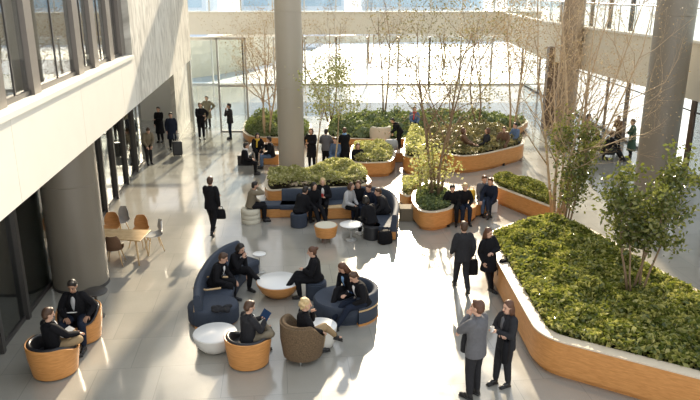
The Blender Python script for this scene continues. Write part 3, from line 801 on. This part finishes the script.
def round_table(name, loc, prof, tr, tz, bowlm, topm, label, cat='table', th=.03):
    e = empty(name, loc, 0, label, cat)
    b = MB(); b.lathe(prof, (0, 0, 0), 40); b.build('base', bowlm, e, 40)
    b = MB(); b.lathe([(tr*.97, tz-th), (tr, tz-th*.7), (tr, tz-.006), (tr-.008, tz)], (0, 0, 0), 48); b.build('tabletop', topm, e, 40)
    return e
def sofa_sweep(e, path, depth, hb=.78, hs=.42, th=.14, wood=True, side=1, mid=None):
    """back path (flat), seat on the +u side when side=1"""
    s = side
    def P(q): return [(u*s, z) for u, z in q] if s > 0 else [(u*s, z) for u, z in q][::-1]
    m = SOFA
    b = MB(); b.sweep(path, P([(0.02, .05), (depth, .05), (depth, hs-.14), (0.02, hs-.14)])); b.build('base', m if not wood else WOOD, e, 50)
    b = MB(); b.sweep(path, P([(th, hs-.14), (depth+.02, hs-.14), (depth+.03, hs-.05), (depth-.01, hs), (th, hs)])); b.build('seat', m, e, 50)
    b = MB(); b.sweep(path, P([(0, .05), (th*.8, .05), (th+.03, hs), (th-.02, hb-.03), (th-.05, hb), (.03, hb), (0, hb-.03)])); b.build('backrest', m, e, 50)
    if mid:
        b = MB(); b.sweep(path, P([(-.012, mid), (.01, mid), (.01, mid+.035), (-.012, mid+.035)])); b.build('wood_band', WOODL, e, 50)
        b = MB(); b.sweep(path, P([(-.008, .0), (depth*.9, .0), (depth*.9, .05), (-.008, .05)])); b.build('plinth', WOOD, e, 50)

# near left pair of oak tub chairs
c1 = G(56, 371); c1.z = 0
tub_chair('tub_chair', c1, R(-38), 'oak tub chair with black leather lining at the left, its back to the camera', WOOD, LEATHER, .66, .50, .48)
c2 = G(82, 338)
tub_chair('tub_chair', c2, R(178), 'oak-sided chair below the wide column, facing the camera', WOOD, LEATHER, .70, .46, .46)
t = round_table('side_table', up(G(95, 291, .62), 0), [(.16, 0), (.16, .02), (.03, .04), (.03, .6)], .27, .62, DARKM, DARKM, 'small round dark side table beside the wide column')
# centre group
round_table('coffee_table', up(G(278.5, 280, .385), 0), [(.20, 0), (.30, .03), (.43, .14), (.51, .29), (.53, .36), (.50, .37)], .515, .385, WOOD, WHITE, 'round coffee table of oak bowl form with white top')
round_table('coffee_table', up(G(215, 332, .38), 0), [(.20, 0), (.28, .03), (.38, .14), (.43, .28), (.445, .36), (.42, .37)], .435, .38, mat('off_white_lacquer', (.74, .72, .66), .3, .03), WHITE, 'all-white round bowl table left of the oak tub chair')
round_table('side_table', up(G(320, 325, .465), 0), [(.22, 0), (.26, .03), (.32, .2), (.345, .44), (.32, .45)], .345, .465, mat('off_white_lacquer', (.74, .72, .66)), WHITE, 'small round white table beside the brown tweed chair')
tub_chair('tub_chair', G(249, 362), R(-22), 'oak tub chair with black lining in front of the white bowl table', WOOD, LEATHER, .60, .46, .46)
tub_chair('tweed_armchair', G(303, 358), R(-50), 'brown tweed armchair with high rounded back', TWEED, TWEED, .84, .50, .44, legs=True)
# left blue sofa: curved back with a round end
e = empty('curved_sofa', G(215, 300), 0, 'slate-blue curved sofa with round end at the left of the coffee table', 'sofa')
o0 = e.location.copy()
bp = [G(x, y, .78)-o0 for x, y in ((236, 240), (222, 246), (210, 255), (200, 269), (194, 283), (193, 296))]
bp = catmull(bp, 5)
sofa_sweep(e, bp, .78, .78, .42, .16, False, 1, .40)
q = G(213, 303, .42)-o0
b = MB(); b.lathe([(.44, 0), (.46, .02)], (q.x, q.y, 0), 40, 1.15); b.build('plinth', WOOD, e, 40)
b = MB(); b.lathe([(.47, .04), (.485, .08), (.485, .36), (.47, .405), (.42, .425)], (q.x, q.y, 0), 40, 1.15); b.build('round_seat', SOFA, e, 50)
b = MB(); b.tube([G(193, 288, .52)-o0, G(207, 290, .52)-o0, G(221, 288, .52)-o0], .022, 8); b.build('armrest', WOODL, e, 180)
b = MB(); b.tube([G(207, 277, .6)-o0, G(228, 277, .6)-o0], .025, 8); b.build('armrest', WOODL, e, 180)
# right blue sofa
cc = V((-.04, 13.95, 0))
e = empty('round_loveseat', cc, 0, 'round slate-blue loveseat with a thin oak band, right of the coffee table', 'sofa')
bp = arcpts(.68, 100, -70, 26)
sofa_sweep(e, bp, .34, .66, .42, .14, False, -1, .34)
b = MB(); b.lathe([(.60, .0), (.60, .05), (.64, .08), (.66, .37), (.62, .425)], (-.08, 0, 0), 40, 1.08); b.build('round_seat', SOFA, e, 50)
# middle banquette behind
e = empty('long_banquette', G(320, 205), 0, 'long slate-blue banquette curving round the back of the middle group', 'sofa')
o0 = e.location.copy()
bp = catmull([G(x, y, .8)-o0 for x, y in ((397, 215), (399, 203), (394, 193), (380, 187), (355, 186), (320, 188), (282, 188))], 5)
sofa_sweep(e, bp, .68, .80, .42, .16, True, 1, None)
b = MB(); k = len(bp); b.sweep(bp[:9], [(-.012, .42), (.01, .42), (.01, .46), (-.012, .46)]); b.build('wood_band', WOODL, e, 50)
# bench end projecting left of it
e = empty('cushioned_bench', G(280, 217), R(4), 'low oak bench with slate-blue cushion left of the middle group', 'bench')
b = MB(); b.box((0, .2, .14), (1.35, .55, .28)); b.build('base', WOOD, e, None, .02)
b = MB(); b.box((0, .2, .35), (1.30, .55, .14)); b.build('cushion', SOFA, e, 60, .04)
e = empty('low_table', G(337, 219), R(6), 'low oak box table in front of the woman with the mug', 'table')
b = MB(); b.box((0, .25, .2), (1.0, .6, .36)); b.build('box', WOOD, e, None, .02)
b = MB(); b.box((0, .25, .395), (1.05, .65, .03)); b.build('tabletop', WOODL, e, None, .008)
e = round_table('side_table', G(351, 240), [(.16, 0), (.16, .02), (.03, .05), (.03, .30), (.14, .34), (.22, .46)], .33, .5, STEEL, WHITE, 'round white pedestal table in the middle group')
e = empty('round_stool', G(326, 241), 0, 'round oak drum stool on steel legs in front of the middle group', 'stool')
b = MB(); b.lathe([(.26, .16), (.29, .17), (.345, .46), (.33, .50), (.30, .47)], (0, 0, 0), 36); b.build('drum', WOOD, e, 40)
for k in range(4):
    a = R(45+90*k); b = MB(); b.tube([(.2*math.cos(a), .2*math.sin(a), .2), (.2*math.cos(a), .2*math.sin(a), 0)], .013, 8); b.build('leg', STEEL, e, 180)
b = MB()
b.lathe([(.30, .44), (.325, .48), (.30, .51)], (0, 0, 0), 32); b.build('seat_pad', CREAMF, e, 40)
e = empty('round_stool', G(251, 222), 0, 'cream drum stool under the man in the olive jacket', 'stool')
b = MB(); b.lathe([(.29, 0), (.30, .03), (.30, .13), (.29, .14), (.30, .15), (.30, .27), (.29, .28), (.30, .29), (.30, .42), (.27, .46)], (0, 0, 0), 36); b.build('drum', CREAMF, e, 50)
# left dining table and shell chairs
e = empty('dining_table', G(121, 249), 0, 'pale oak table beside the wide column', 'table')
P4 = [G(95, 228, .74)-V((.5, 0, 0)), G(95, 235, .74)-V((.5, 0, 0)), G(140, 241, .74), G(151, 230, .74)]
P4 = ccw([(p.x-e.location.x, p.y-e.location.y) for p in P4])
b = MB(); b.prism(P4, .71, .745); b.build('tabletop', WOODL, e, None, .006)
cx = sum(p[0] for p in P4)/4; cy = sum(p[1] for p in P4)/4
for p in P4:
    q = (cx+(p[0]-cx)*.82, cy+(p[1]-cy)*.72); b = MB(); b.tube([(q[0], q[1], .71), (cx+(p[0]-cx)*.88, cy+(p[1]-cy)*.8, 0)], [.028, .018], 8); b.build('leg', WOODL, e, 180)
def shell_chair(shellm, label):
    e = empty('shell_chair', (0, 0, 0), 0, label, 'chair', 'shell chairs round the oak table')
    b = MB(); rs = []
    prof = [(.24, .435), (.20, .44), (.05, .42), (-.12, .42), (-.20, .47), (-.235, .60), (-.25, .74), (-.265, .86)]
    wid = [.19, .22, .235, .23, .225, .22, .20, .13]
    up_, dn = [], []
    for (y, z), w in zip(prof, wid):
        row = []
        for k in range(9):
            t = (k-4)/4; row.append((w*t, y+(.07*t*t if z > .5 else 0), z+(.05*t*t if z <= .5 else 0)))
        up_.append(row)
    v = [p for r in up_ for p in r]; n = len(v); v2 = [(p[0], p[1]-.012 if p[2] > .5 else p[1], p[2]-(.012 if p[2] <= .5 else 0)) for p in v]
    f = []
    for i in range(7):
        for j in range(8):
            a = i*9+j; f.append((a, a+1, a+10, a+9)); f.append((n+a+9, n+a+10, n+a+1, n+a))
    edge = [j for j in range(9)]+[i*9+8 for i in range(1, 8)]+[63+j for j in range(7, -1, -1)]+[i*9 for i in range(6, 0, -1)]
    for i in range(len(edge)): a, c = edge[i], edge[(i+1) % len(edge)]; f.append((a, n+a, n+c, c))
    b.add(v+v2, f); b.build('shell', shellm, e, 60)
    for sx in (-1, 1):
        for sy in (-1, 1):
            b = MB(); b.tube([(sx*.13, sy*.12, .42), (sx*.22, sy*.22, 0)], [.017, .011], 8); b.build('leg', WOODL, e, 180)
    return e
w1 = shell_chair(WOODO, 'honey plywood shell chair tucked behind the oak table near the column')
place(w1, G(112, 243), R(180)); 
w2 = place(copy_tree(w1), G(140, 246), R(168), 'honey plywood shell chair at the far right side of the oak table')
g1 = shell_chair(mat('smoky_clear_plastic', (.42, .42, .40), .15, .05), 'smoky grey shell chair beyond the oak table')
place(g1, G(121, 236), R(150))
g2 = place(copy_tree(g1), G(155, 250), R(118), 'smoky grey shell chair pulled out at the right end of the oak table')
w3 = shell_chair(BROWNC, 'dark brown shell chair on the near side of the oak table')
place(w3, G(116, 264), R(8))
# cream lounge chair at the back, block seats, cube seats
tub_chair('lounge_chair', G(381, 152)+V((0, 1.2, 0)), R(20), 'cream rounded lounge chair among the far planting', CREAMF, CREAMF, .95, .55, .5, seath=.5)
def block(px, py, d, m, name, label, cat, z=0, rz=0, cap=None):
    e = empty(name, up(G(px, py), z), rz, label, cat)
    b = MB(); b.box((0, 0, d[2]/2-.02), (d[0], d[1], d[2]-.04)); b.build('body', m, e, None, .02)
    b = MB(); b.box((0, 0, d[2]-.02), (d[0]+.01, d[1]+.01, .04)); b.build('seat', cap or m, e, None, .01)
    return e
block(272, 163, (.62, .6, .45), WOOD, 'block_seat', 'oak block seat under the person in jeans beside the central column', 'stool', cap=CAPM)
block(398, 160, (.95, .8, .42), WOOD, 'block_seat', 'small oak block seat under the stooping person at the back', 'stool', cap=CAPM)
block(246, 164, (.6, .6, .43), SUITE, 'block_seat', 'black cube seat at the left of the back-left group', 'stool')
block(259, 158, (.7, .6, .62), WHITE, 'cube_table', 'white cube table in the back-left group', 'table')
block(489, 211, (.42, .42, .42), WHITE, 'cube_stool', 'white cube stool at the wedge planter', 'stool', rz=.2)
block(483, 144, (1.4, .9, .5), WHITE, 'cushion_block', 'long white cushion block on the winding planter', 'seat', z=.45)
e = empty('round_bench', G(459, 219), 0, 'rounded oak bench bulging from the right of the tall tree planter', 'bench')
b = MB(); b.lathe([(.50, .06), (.54, .1), (.56, .42), (.55, .46), (.52, .47)], (0, 0.1, 0), 36); b.build('drum', WOOD, e, 40)
b = MB(); b.lathe([(.46, 0), (.46, .06)], (0, .1, 0), 36); b.build('plinth', WOOD, e, 40)
e = empty('curved_bench', G(476, 208), 0, 'low curved oak bench linking the round bench to the wedge planter', 'bench')
o0 = e.location.copy()
pp = catmull([G(463, 201, .4)-o0, G(472, 203, .4)-o0, G(482, 200, .4)-o0, G(489, 194, .4)-o0], 5)
b = MB(); b.sweep(pp, [(-.25, .05), (.30, .05), (.30, .40), (-.25, .40)]); b.build('base', WOOD, e, 40)
b = MB(); b.sweep(pp, [(-.26, .40), (.31, .40), (.31, .43), (-.26, .43)]); b.build('seat', CAPM, e, 40)
block(406, 219, (.42, .5, .42), OLIVE, 'dark_cube', 'dark square pouf at the left foot of the tall tree planter', 'pouf')
for (px, py, rz, lab) in ((594, 152, 60, 'black shell seat by the right glazing, nearest the trees'), (607, 156, 80, 'black chair under the man stretching his legs at the right glazing')):
    tub_chair('lounge_chair', G(px, py), R(rz), lab, SUITE, SUITE, .72, .45, .38, legs=True)

# ---------------------------------------------------------------- props
def bag(loc, rz, d, m, label, name='bag', cat='bag', strap=True):
    e = empty(name, loc, rz, label, cat)
    b = MB(); n = 14; rs = []
    for z, k in ((0, .88), (.06, 1), (.5, 1), (.9, .86), (1, .7)):
        rs.append([(d[0]/2*k*math.copysign(abs(math.cos(a))**.6, math.cos(a)), d[1]/2*k*math.copysign(abs(math.sin(a))**.7, math.sin(a)), z*d[2]) for a in (2*PI*q/n for q in range(n))])
    b.rings(rs); b.build('body', m, e, 60)
    if strap:
        b = MB(); b.tube([(-d[0]*.25, 0, d[2]*.95), (-d[0]*.2, 0, d[2]*1.25), (d[0]*.2, 0, d[2]*1.25), (d[0]*.25, 0, d[2]*.95)], .012, 6); b.build('handle', m, e, 180)
    return e
def slab(loc, rz, tilt, d, m, name, label, cat):
    b = MB(); b.box((0, 0, 0), d); o = b.build(name, m, None, None, .004); o.location = loc; o.rotation_euler = (tilt, 0, rz); return tag(o, label, cat)
def cup(loc, m, label, h=.10):
    b = MB(); b.lathe([(.028, 0), (.032, .002), (.038, h), (.034, h), (.03, .01)], (0, 0, 0), 16); o = b.build('coffee_cup', m, None, 50); o.location = loc; return tag(o, label, 'cup')
def suitcase(loc, rz, label):
    e = empty('suitcase', loc, rz, label, 'suitcase')
    b = MB(); b.box((0, 0, .36), (.42, .26, .62)); b.build('case', SUITE, e, 60, .05)
    for sx in (-1, 1):
        b = MB(); b.tube([(sx*.1, .1, .66), (sx*.1, .1, .98)], .009, 6); b.build('handle_rod', STEEL, e, 180)
        for sy in (-1, 1):
            b = MB(); b.tube([(sx*.16-.012, sy*.09, .03), (sx*.16+.012, sy*.09, .03)], .03, 12); b.build('wheel', SUITE, e, 180)
    b = MB(); b.tube([(-.12, .1, .98), (.12, .1, .98)], .015, 8); b.build('handle', SUITE, e, 180)

# ---------------------------------------------------------------- people
H = PI
def at(px, py, z=0): p = G(px, py, z); return p.x, p.y
def seat_at(px, py, h=.42): p = G(px, py, h+.1); return p.x, p.y
# near left pair
q = person(c1.x+.02, c1.y-.02, R(-38), 'man in a black jacket seen from behind in the near left tub chair, legs crossed', 'sit', 'fig4', ('type', 'knee'), -2, BLACK, KHAKI, HBROWN, near=True, shirt=WHITEC, look=(-15, -15), s=1.04)
slab(q['lap']+V((0, 0, .05)), R(-38), .3, (.20, .28, .012), PAPER, 'open_magazine', 'open magazine on the lap of the man in the near left tub chair', 'magazine')
q = person(c2.x, c2.y-.06, R(184), 'man in a black suit and grey shirt facing the camera below the wide column', 'sit', 'wide', ('rest', 'type'), 6, BLACK, NAVY, HDARK, near=True, shirt=LGREY, look=(0, -16), skin=SKIN2, s=1.08)
slab(q['lap']+V((0, 0, .07)), R(184), .4, (.14, .20, .015), PAPER, 'notebook', 'small open notebook in the hands of the man facing the camera', 'notebook')
# blue curved sofa pair
x, y = seat_at(214, 281)
person(x, y, R(-100), 'short-haired man in black suit on the blue curved sofa, nearest its round end', 'sit', 'std', ('knee', 'type'), 22, BLACK, BLACK, HBROWN, near=True, look=(0, -12), shirt=WHITEC)
x, y = seat_at(234, 269)
person(x, y, R(-125), 'dark-haired person with hand to the face at the upper end of the blue sofa', 'sit', 'cross', ('lap', 'chin'), 22, BLACK, BLACK, HDARK, 'bob', near=True, look=(0, -15), shirt=WHITEC)
# woman right of coffee table on a pouf
x, y = seat_at(316, 277)
e = round_table('pouf', (x, y, 0), [(.22, 0), (.25, .02), (.25, .38), (.22, .40)], .24, .42, SOFA, SOFA, 'low dark pouf under the woman right of the coffee table', 'stool')
q = person(x, y, R(92), 'woman in black with hair pinned up, seated right of the coffee table', 'sit', 'cross', ('cup', 'lap'), 6, BLACK, BLACK, HAUB, 'bun', near=True, look=(0, -8), longc=1, shoes=SHOE)
# loveseat pair
x, y = seat_at(352, 289)
person(x, y, R(128), 'long-haired woman in dark blazer on the round loveseat, further back', 'sit', 'cross', ('lap', 'type'), 23, BLACK, BLACK, HAUB, 'long', near=True, look=(-10, -22), shirt=BLUEC)
x, y = seat_at(364, 300)
q = person(x, y, R(118), 'short-haired person in dark suit at the near side of the round loveseat', 'sit', 'out', ('type', 'phone'), 21, BLACK, NAVY, HBROWN, near=True, look=(8, -20), shirt=WHITEC)
slab(q['lap']+V((-.05, 0, .12)), R(118), .5, (.08, .15, .01), SCREEN, 'phone', 'phone in the hands of the pair on the loveseat', 'phone')
# tub chair man and blonde woman
p = G(249, 362)
q = person(p.x, p.y+.02, R(-52), 'brown-haired man with a tablet in the central oak tub chair', 'sit', 'fig4', ('phone', 'phone'), 4, CHAR, OLIVE, HBROWN, near=True, look=(-10, -18), shirt=WHITEC)
slab(q['hand'][0]*.5+q['hand'][1]*.5+V((0, 0, .04)), R(-52), .9, (.26, .19, .012), SCREEN, 'tablet', 'tablet with blue screen held by the man in the central tub chair', 'tablet')
p = G(303, 358)
person(p.x+.02, p.y, R(-72), 'blonde woman in black jacket and tan trousers in the brown tweed chair', 'sit', 'cross', ('chin', 'lap'), 4, BLACK, KHAKI, HBLOND, 'curly', near=True, look=(-12, -5))
p = G(211, 322, .43)
# walkers and standing people
x, y = at(213, 234)
q = person(x, y, R(-8), 'man in black suit walking away alone on the left floor with a bag', 'stand', 'walk', ('fold', 'down'), 2, BLACK, BLACK, HBROWN, near=True, s=1.04)
bag(q['hand'][1]+V((.02, 0, -.34)), 0, (.30, .10, .30), BLACK, 'dark bag in the right hand of the man walking on the left floor')
x, y = at(461, 291)
q = person(x, y, R(6), 'man in dark suit walking away on the right with a bag in his hand', 'stand', 'walk', ('swing', 'down'), 2, CHAR, CHAR, HBROWN, near=True, s=1.04)
bag(q['hand'][1]+V((.04, 0, -.42)), 0, (.28, .12, .40), BLACK, 'black bag hanging from the hand of the man walking on the right')
x, y = at(487, 291)
q = person(x, y, R(-150), 'woman in black leaning against the pale end of the huge planter', 'stand', 'cross', ('fold', 'down'), 0, BLACK, BLACK, HAUB, 'long', near=True, side=8, look=(10, -10), s=.97, longc=.35)
bag(V((x+.36, y-.02, .42)), .5, (.34, .14, .42), BLACK, 'black shoulder bag of the woman leaning on the planter')
x, y = at(473, 397)
q = person(x, y, R(45), 'man in grey jacket with hand at chin, standing in the near right', 'stand', 'std', ('chin', 'fold'), 0, GREY, CHAR, HAUB, near=True, look=(10, 0), s=1.12)
bag(q['wr'][1]+V((.10, .06, -.42)), .4, (.30, .12, .36), CHAR, 'dark coat folded over the arm of the man in grey', 'folded_coat', 'coat', False)
x, y = at(503, 384)
q = person(x, y, R(118), 'woman with long brown hair in dark blazer holding a cup, near right', 'stand', 'rest', ('cup', 'fold'), 0, CHAR, CHAR, HAUB, 'long', near=True, look=(0, -6), s=1.0, shirt=GREY)
cup(q['hand'][0]+V((-.02, -.02, -.03)), PAPER, 'paper cup held by the long-haired woman in the dark blazer')
bag(q['wr'][1]+V((.10, -.05, -.52)), 1.2, (.32, .14, .42), BLACK, 'black tote on the arm of the long-haired woman with the cup')
# far left
x, y = at(149, 164)
person(x, y, R(-150), 'stooping man in grey brown jacket beside the left shopfront', 'stand', 'rest', ('lap', 'lap'), 30, OLIVE, CHAR, HBROWN, look=(0, -20))
x, y = at(161, 142)
person(x, y, R(170), 'person in black coat standing deep at the left shopfront', 'stand', 'std', ('fold', 'down'), 0, BLACK, BLACK, HDARK, longc=.5)
x, y = at(173, 149)
q = person(x, y, R(-160), 'person in navy coat with a suitcase by the mottled pier', 'stand', 'std', ('down', 'down'), 4, NAVY, BLACK, HDARK, longc=.45)
suitcase(up(G(178, 156), 0), .3, 'black trolley suitcase beside the person in the navy coat')
x, y = at(202, 139)
person(x, y, R(200), 'person all in black standing before the entrance doors', 'stand', 'std', ('pocket', 'fold'), 0, BLACK, BLACK, HBROWN, s=1.05)
x, y = at(208.5, 128)
person(x, y, R(170), 'person in tan coat behind the one in black at the entrance', 'stand', 'std', ('pocket', 'pocket'), 0, OLIVE, CHAR, HDARK, longc=.4)
x, y = at(231, 139)
person(x, y, R(100), 'person in dark jacket with raised hand, alone right of the entrance door', 'stand', 'std', ('chin', 'down'), 0, CHAR, NAVY, HDARK, s=1.03)
# back left group
x, y = seat_at(244, 160, .5)
person(x, y, R(-80), 'man in black with a white strap at the left of the back-left group', 'sit', 'std', ('type', 'type'), 8, BLACK, BLACK, HDARK, sh=.43, scarf=WHITEC)
x, y = seat_at(257, 150, .4)
person(x, y, R(-160), 'person with yellow scarf behind the white cube table', 'sit', 'std', ('type', 'lap'), 15, BLACK, BLACK, HDARK, 'bob', scarf=YELLOWC)
x, y = seat_at(272, 155, .45)
person(x, y, R(95), 'person in black top and jeans on the oak block seat', 'sit', 'std', ('type', 'chin'), 8, BLACK, DENIM, HDARK, sh=.45)
# behind the central column
x, y = at(312, 168)
person(x, y, R(170), 'red-haired person in long black coat just right of the central column', 'stand', 'std', ('fold', 'pocket'), 4, BLACK, BLACK, HAUB, 'bob', longc=.45, s=.98)
x, y = at(326, 168)
person(x, y, R(-10), 'person in slate jacket seen from behind among the saplings', 'stand', 'rest', ('type', 'type'), 8, GREY, BLACK, HDARK, s=.95)
x, y = seat_at(336, 156, .4)
person(x, y, R(160), 'person in blue-grey half hidden behind the young tree trunk', 'sit', 'std', ('lap', 'lap'), 6, DENIM, DENIM, HBROWN)
x, y = at(345, 168)
person(x, y, R(20), 'person in a black coat and blue scarf with back to the camera', 'stand', 'std', ('fold', 'fold'), 4, BLACK, BLACK, HAUB, s=.98, scarf=BLUEC, longc=.5)
x, y = seat_at(357, 160, .45)
person(x, y, R(-170), 'person in black jacket and pale trousers at the left end of the shrub planter', 'sit', 'std', ('type', 'lap'), 14, BLACK, LGREY, HAUB, 'long')
x, y = at(399, 158)
q = person(x, y, R(110), 'stooping person in black on the small oak block at the back', 'stand', 'std', ('reach', 'lap'), 35, BLACK, BLACK, HDARK, z=.42, s=.86)
bag(G(391, 150, .5), 0, (.6, .3, .45), LGREY, 'grey bag beside the stooping person at the back', strap=False)
x, y = seat_at(414, 131, .5)
person(x, y, R(180), 'person with a red scarf seated far back before the glazing', 'sit', 'std', ('lap', 'lap'), 4, DENIM, CHAR, HBROWN, sh=.9, scarf=REDC)
# round bench couple
x, y = seat_at(453, 203, .5)
person(x, y, R(172), 'person in black bending over on the round oak bench, left of the couple', 'sit', 'std', ('lap', 'type'), 24, BLACK, BLACK, HDARK, sh=.47, side=4)
x, y = seat_at(462, 203, .5)
person(x, y, R(190), 'fair-haired person in black on the round oak bench, right of the couple', 'sit', 'std', ('type', 'lap'), 18, BLACK, NAVY, HBLOND, sh=.47)
bag(G(471, 199, .43), 0, (.28, .16, .32), YELLOWC, 'yellow bag on the curved bench beside the couple')
x, y = seat_at(482, 197, .43)
person(x, y, R(190), 'brown-haired person in slate jacket at the wedge planter, left of the two', 'sit', 'std', ('lap', 'lap'), 10, GREY, DENIM, HAUB, sh=.43)
x, y = seat_at(491, 199, .43)
person(x, y, R(150), 'person in navy jacket on the white cube stool at the wedge planter', 'sit', 'cross', ('lap', 'knee'), 14, NAVY, NAVY, HAUB, sh=.43)
# far right readers
x, y = seat_at(465, 142, .9)
person(x, y, R(-100), 'red-haired person leaning back in the winding planter, at its left', 'sit', 'out', ('lap', 'lap'), -8, BROWNC, CHAR, HAUB, 'bob', sh=.72)
x, y = seat_at(486, 142, .9)
person(x, y, R(100), 'brown-haired person low in the winding planter, in its middle', 'sit', 'out', ('lap', 'lap'), -4, CHAR, CHAR, HAUB, 'bob', sh=.72)
x, y = seat_at(504, 139, .9)
person(x, y, R(160), 'person in brown jacket near the right end of the winding planter', 'sit', 'std', ('lap', 'type'), 14, BROWNC, BROWNC, HBROWN, sh=.72)
x, y = seat_at(516, 136, .9)
person(x, y, R(120), 'person in blue jacket at the very right end of the winding planter', 'sit', 'std', ('lap', 'lap'), 6, DENIM, NAVY, HDARK, sh=.72)
# right glazing
x, y = seat_at(594, 147, .42)
person(x, y, R(-110), 'person in black on the shell seat at the right glazing', 'sit', 'std', ('lap', 'lap'), 6, BLACK, BLACK, HAUB, 'bob')
x, y = at(584, 151)
person(x, y, R(-120), 'person in brown standing behind the bare tree at the right', 'stand', 'std', ('fold', 'down'), 4, BROWNC, CHAR, HDARK)
x, y = seat_at(607, 150, .42)
person(x, y, R(-80), 'man with legs stretched out in the black chair at the right glazing', 'sit', 'out', ('lap', 'knee'), 12, BLACK, CHAR, HBROWN, s=1.05)
x, y = at(630, 158)
person(x, y, R(60), 'person in long dark green coat standing left of the right column', 'stand', 'std', ('fold', 'fold'), 4, GREENC, BLACK, HBROWN, longc=.6)
x, y = at(617, 148)
person(x, y, R(110), 'person in brown jacket facing the man with stretched legs', 'stand', 'rest', ('cup', 'cup'), 8, BROWNC, BLACK, HAUB, s=.9)
# middle group
p = G(251, 222)
person(p.x, p.y, R(-75), 'man in olive jacket holding his head on the cream drum stool', 'sit', 'std', ('lap', 'head'), 14, OLIVE, BLACK, HDARK, sh=.46)
p = G(299, 226)
round_table('pouf', p, [(.24, 0), (.26, .02), (.26, .38), (.24, .40)], .25, .42, SOFA, SOFA, 'dark pouf under the man in the long black coat', 'stool')
person(p.x, p.y, R(-35), 'man in black coat bent forward with back to the camera, left in the middle group', 'sit', 'std', ('knee', 'lap'), 30, BLACK, BLACK, HDARK, longc=1)
x, y = seat_at(312, 204)
person(x, y, R(-150), 'person in black between the bent man and the woman with the mug', 'sit', 'out', ('lap', 'lap'), 14, BLACK, BLACK, HDARK, 'bob')
x, y = seat_at(323, 200)
q = person(x, y, R(180), 'blonde woman with a mug facing the camera on the banquette', 'sit', 'std', ('cup', 'cup'), 8, BLACK, BLACK, HBLOND, 'bob', shirt=WHITEC)
cup(q['hand'][0]*.5+q['hand'][1]*.5, REDC, 'dark red mug held by the blonde woman on the banquette')
x, y = seat_at(347, 205)
person(x, y, R(-120), 'person in pale grey jacket on the banquette', 'sit', 'std', ('lap', 'type'), 12, LGREY, BLACK, HBROWN, 'bob')
x, y = seat_at(359, 202)
person(x, y, R(170), 'brown-haired person in black on the banquette beside the pale jacket', 'sit', 'std', ('lap', 'lap'), 14, BLACK, NAVY, HAUB, 'long')
x, y = seat_at(373, 205)
person(x, y, R(140), 'person in slate-blue jacket on the curved part of the banquette', 'sit', 'std', ('type', 'lap'), 20, NAVY, NAVY, HAUB, 'short')
x, y = seat_at(386, 210)
person(x, y, R(100), 'person in black at the right end of the banquette', 'sit', 'std', ('lap', 'type'), 22, CHAR, BLACK, HBROWN, 'short')
p = G(372, 238)
round_table('pouf', p, [(.24, 0), (.26, .02), (.26, .38), (.24, .40)], .25, .42, SUITE, SUITE, 'black pouf under the person in white trainers', 'stool')
person(p.x, p.y, R(38), 'person in black with white trainers, back to the camera, right in the middle group', 'sit', 'std', ('lap', 'lap'), 26, BLACK, BLACK, HDARK, 'bob', shoes=WHITEC)
bag(G(385, 243), .4, (.42, .3, .38), BLACK, 'black backpack on the floor at the right of the middle group', 'backpack', 'backpack')
bag(G(389, 238), 1.2, (.22, .16, .26), REDC, 'small red bag beside the black backpack')
finish_people()
# left-over small things
round_table('laptop_table', G(260, 272), [(.13, 0), (.13, .015), (.012, .03), (.012, .5)], .17, .52, STEEL, WHITE, 'tiny white-topped stand between the blue sofa and the banquette')
b = MB(); rn = random.Random(4)
for k in range(7): b.ell((rn.uniform(-.16, .16), rn.uniform(-.1, .1), .05+rn.random()*.03), (.12, .07, .045), Matrix.Rotation(rn.random()*3, 3, 'Z'))
o = b.build('folded_jacket', CHAR, None, 180); o.location = G(222, 311, .42); tag(o, 'crumpled dark jacket on the round end of the blue curved sofa', 'jacket')
slab(G(208, 316, .44), .5, 0, (.34, .26, .05), NAVY, 'folded_scarf', 'dark folded garment on the round end of the blue sofa', 'clothing') if False else None

# ---------------------------------------------------------------- light and camera
w = bpy.data.worlds.new('sky'); bpy.context.scene.world = w; w.use_nodes = True; n_ = w.node_tree; bg = n_.nodes['Background']
tc = n_.nodes.new('ShaderNodeTexCoord'); sx = n_.nodes.new('ShaderNodeSeparateXYZ'); n_.links.new(tc.outputs['Generated'], sx.inputs[0])
cr = n_.nodes.new('ShaderNodeValToRGB'); n_.links.new(sx.outputs[2], cr.inputs[0])
cr.color_ramp.elements[0].position = 0; cr.color_ramp.elements[0].color = (1, .97, .92, 1); cr.color_ramp.elements[1].position = .7; cr.color_ramp.elements[1].color = (.70, .76, .84, 1)
n_.links.new(cr.outputs[0], bg.inputs[0]); bg.inputs[1].default_value = SKY
sd = bpy.data.lights.new('sun', 'SUN'); sd.energy = SUN; sd.angle = R(1.3); sd.color = (1, .84, .62)
so = bpy.data.objects.new('sun', sd); C.objects.link(so)
so.rotation_euler = V((-SUNV[0], -SUNV[1], -SUNV[2])).to_track_quat('-Z', 'Y').to_euler(); so.location = (10, 60, 40)
cd = bpy.data.cameras.new('camera'); cd.sensor_width = 36; cd.lens = 36*F/700; cam = bpy.data.objects.new('camera', cd); C.objects.link(cam)
cam.location = (0, 0, CAMH); cam.rotation_euler = (PI/2-TH, 0, 0); cd.clip_end = 500
s_ = bpy.context.scene; s_.camera = cam; s_.cycles.transparent_max_bounces = 48
s_.view_settings.view_transform = 'Standard'; s_.view_settings.look = 'None'; s_.view_settings.gamma = 1; s_.view_settings.exposure = EXPO
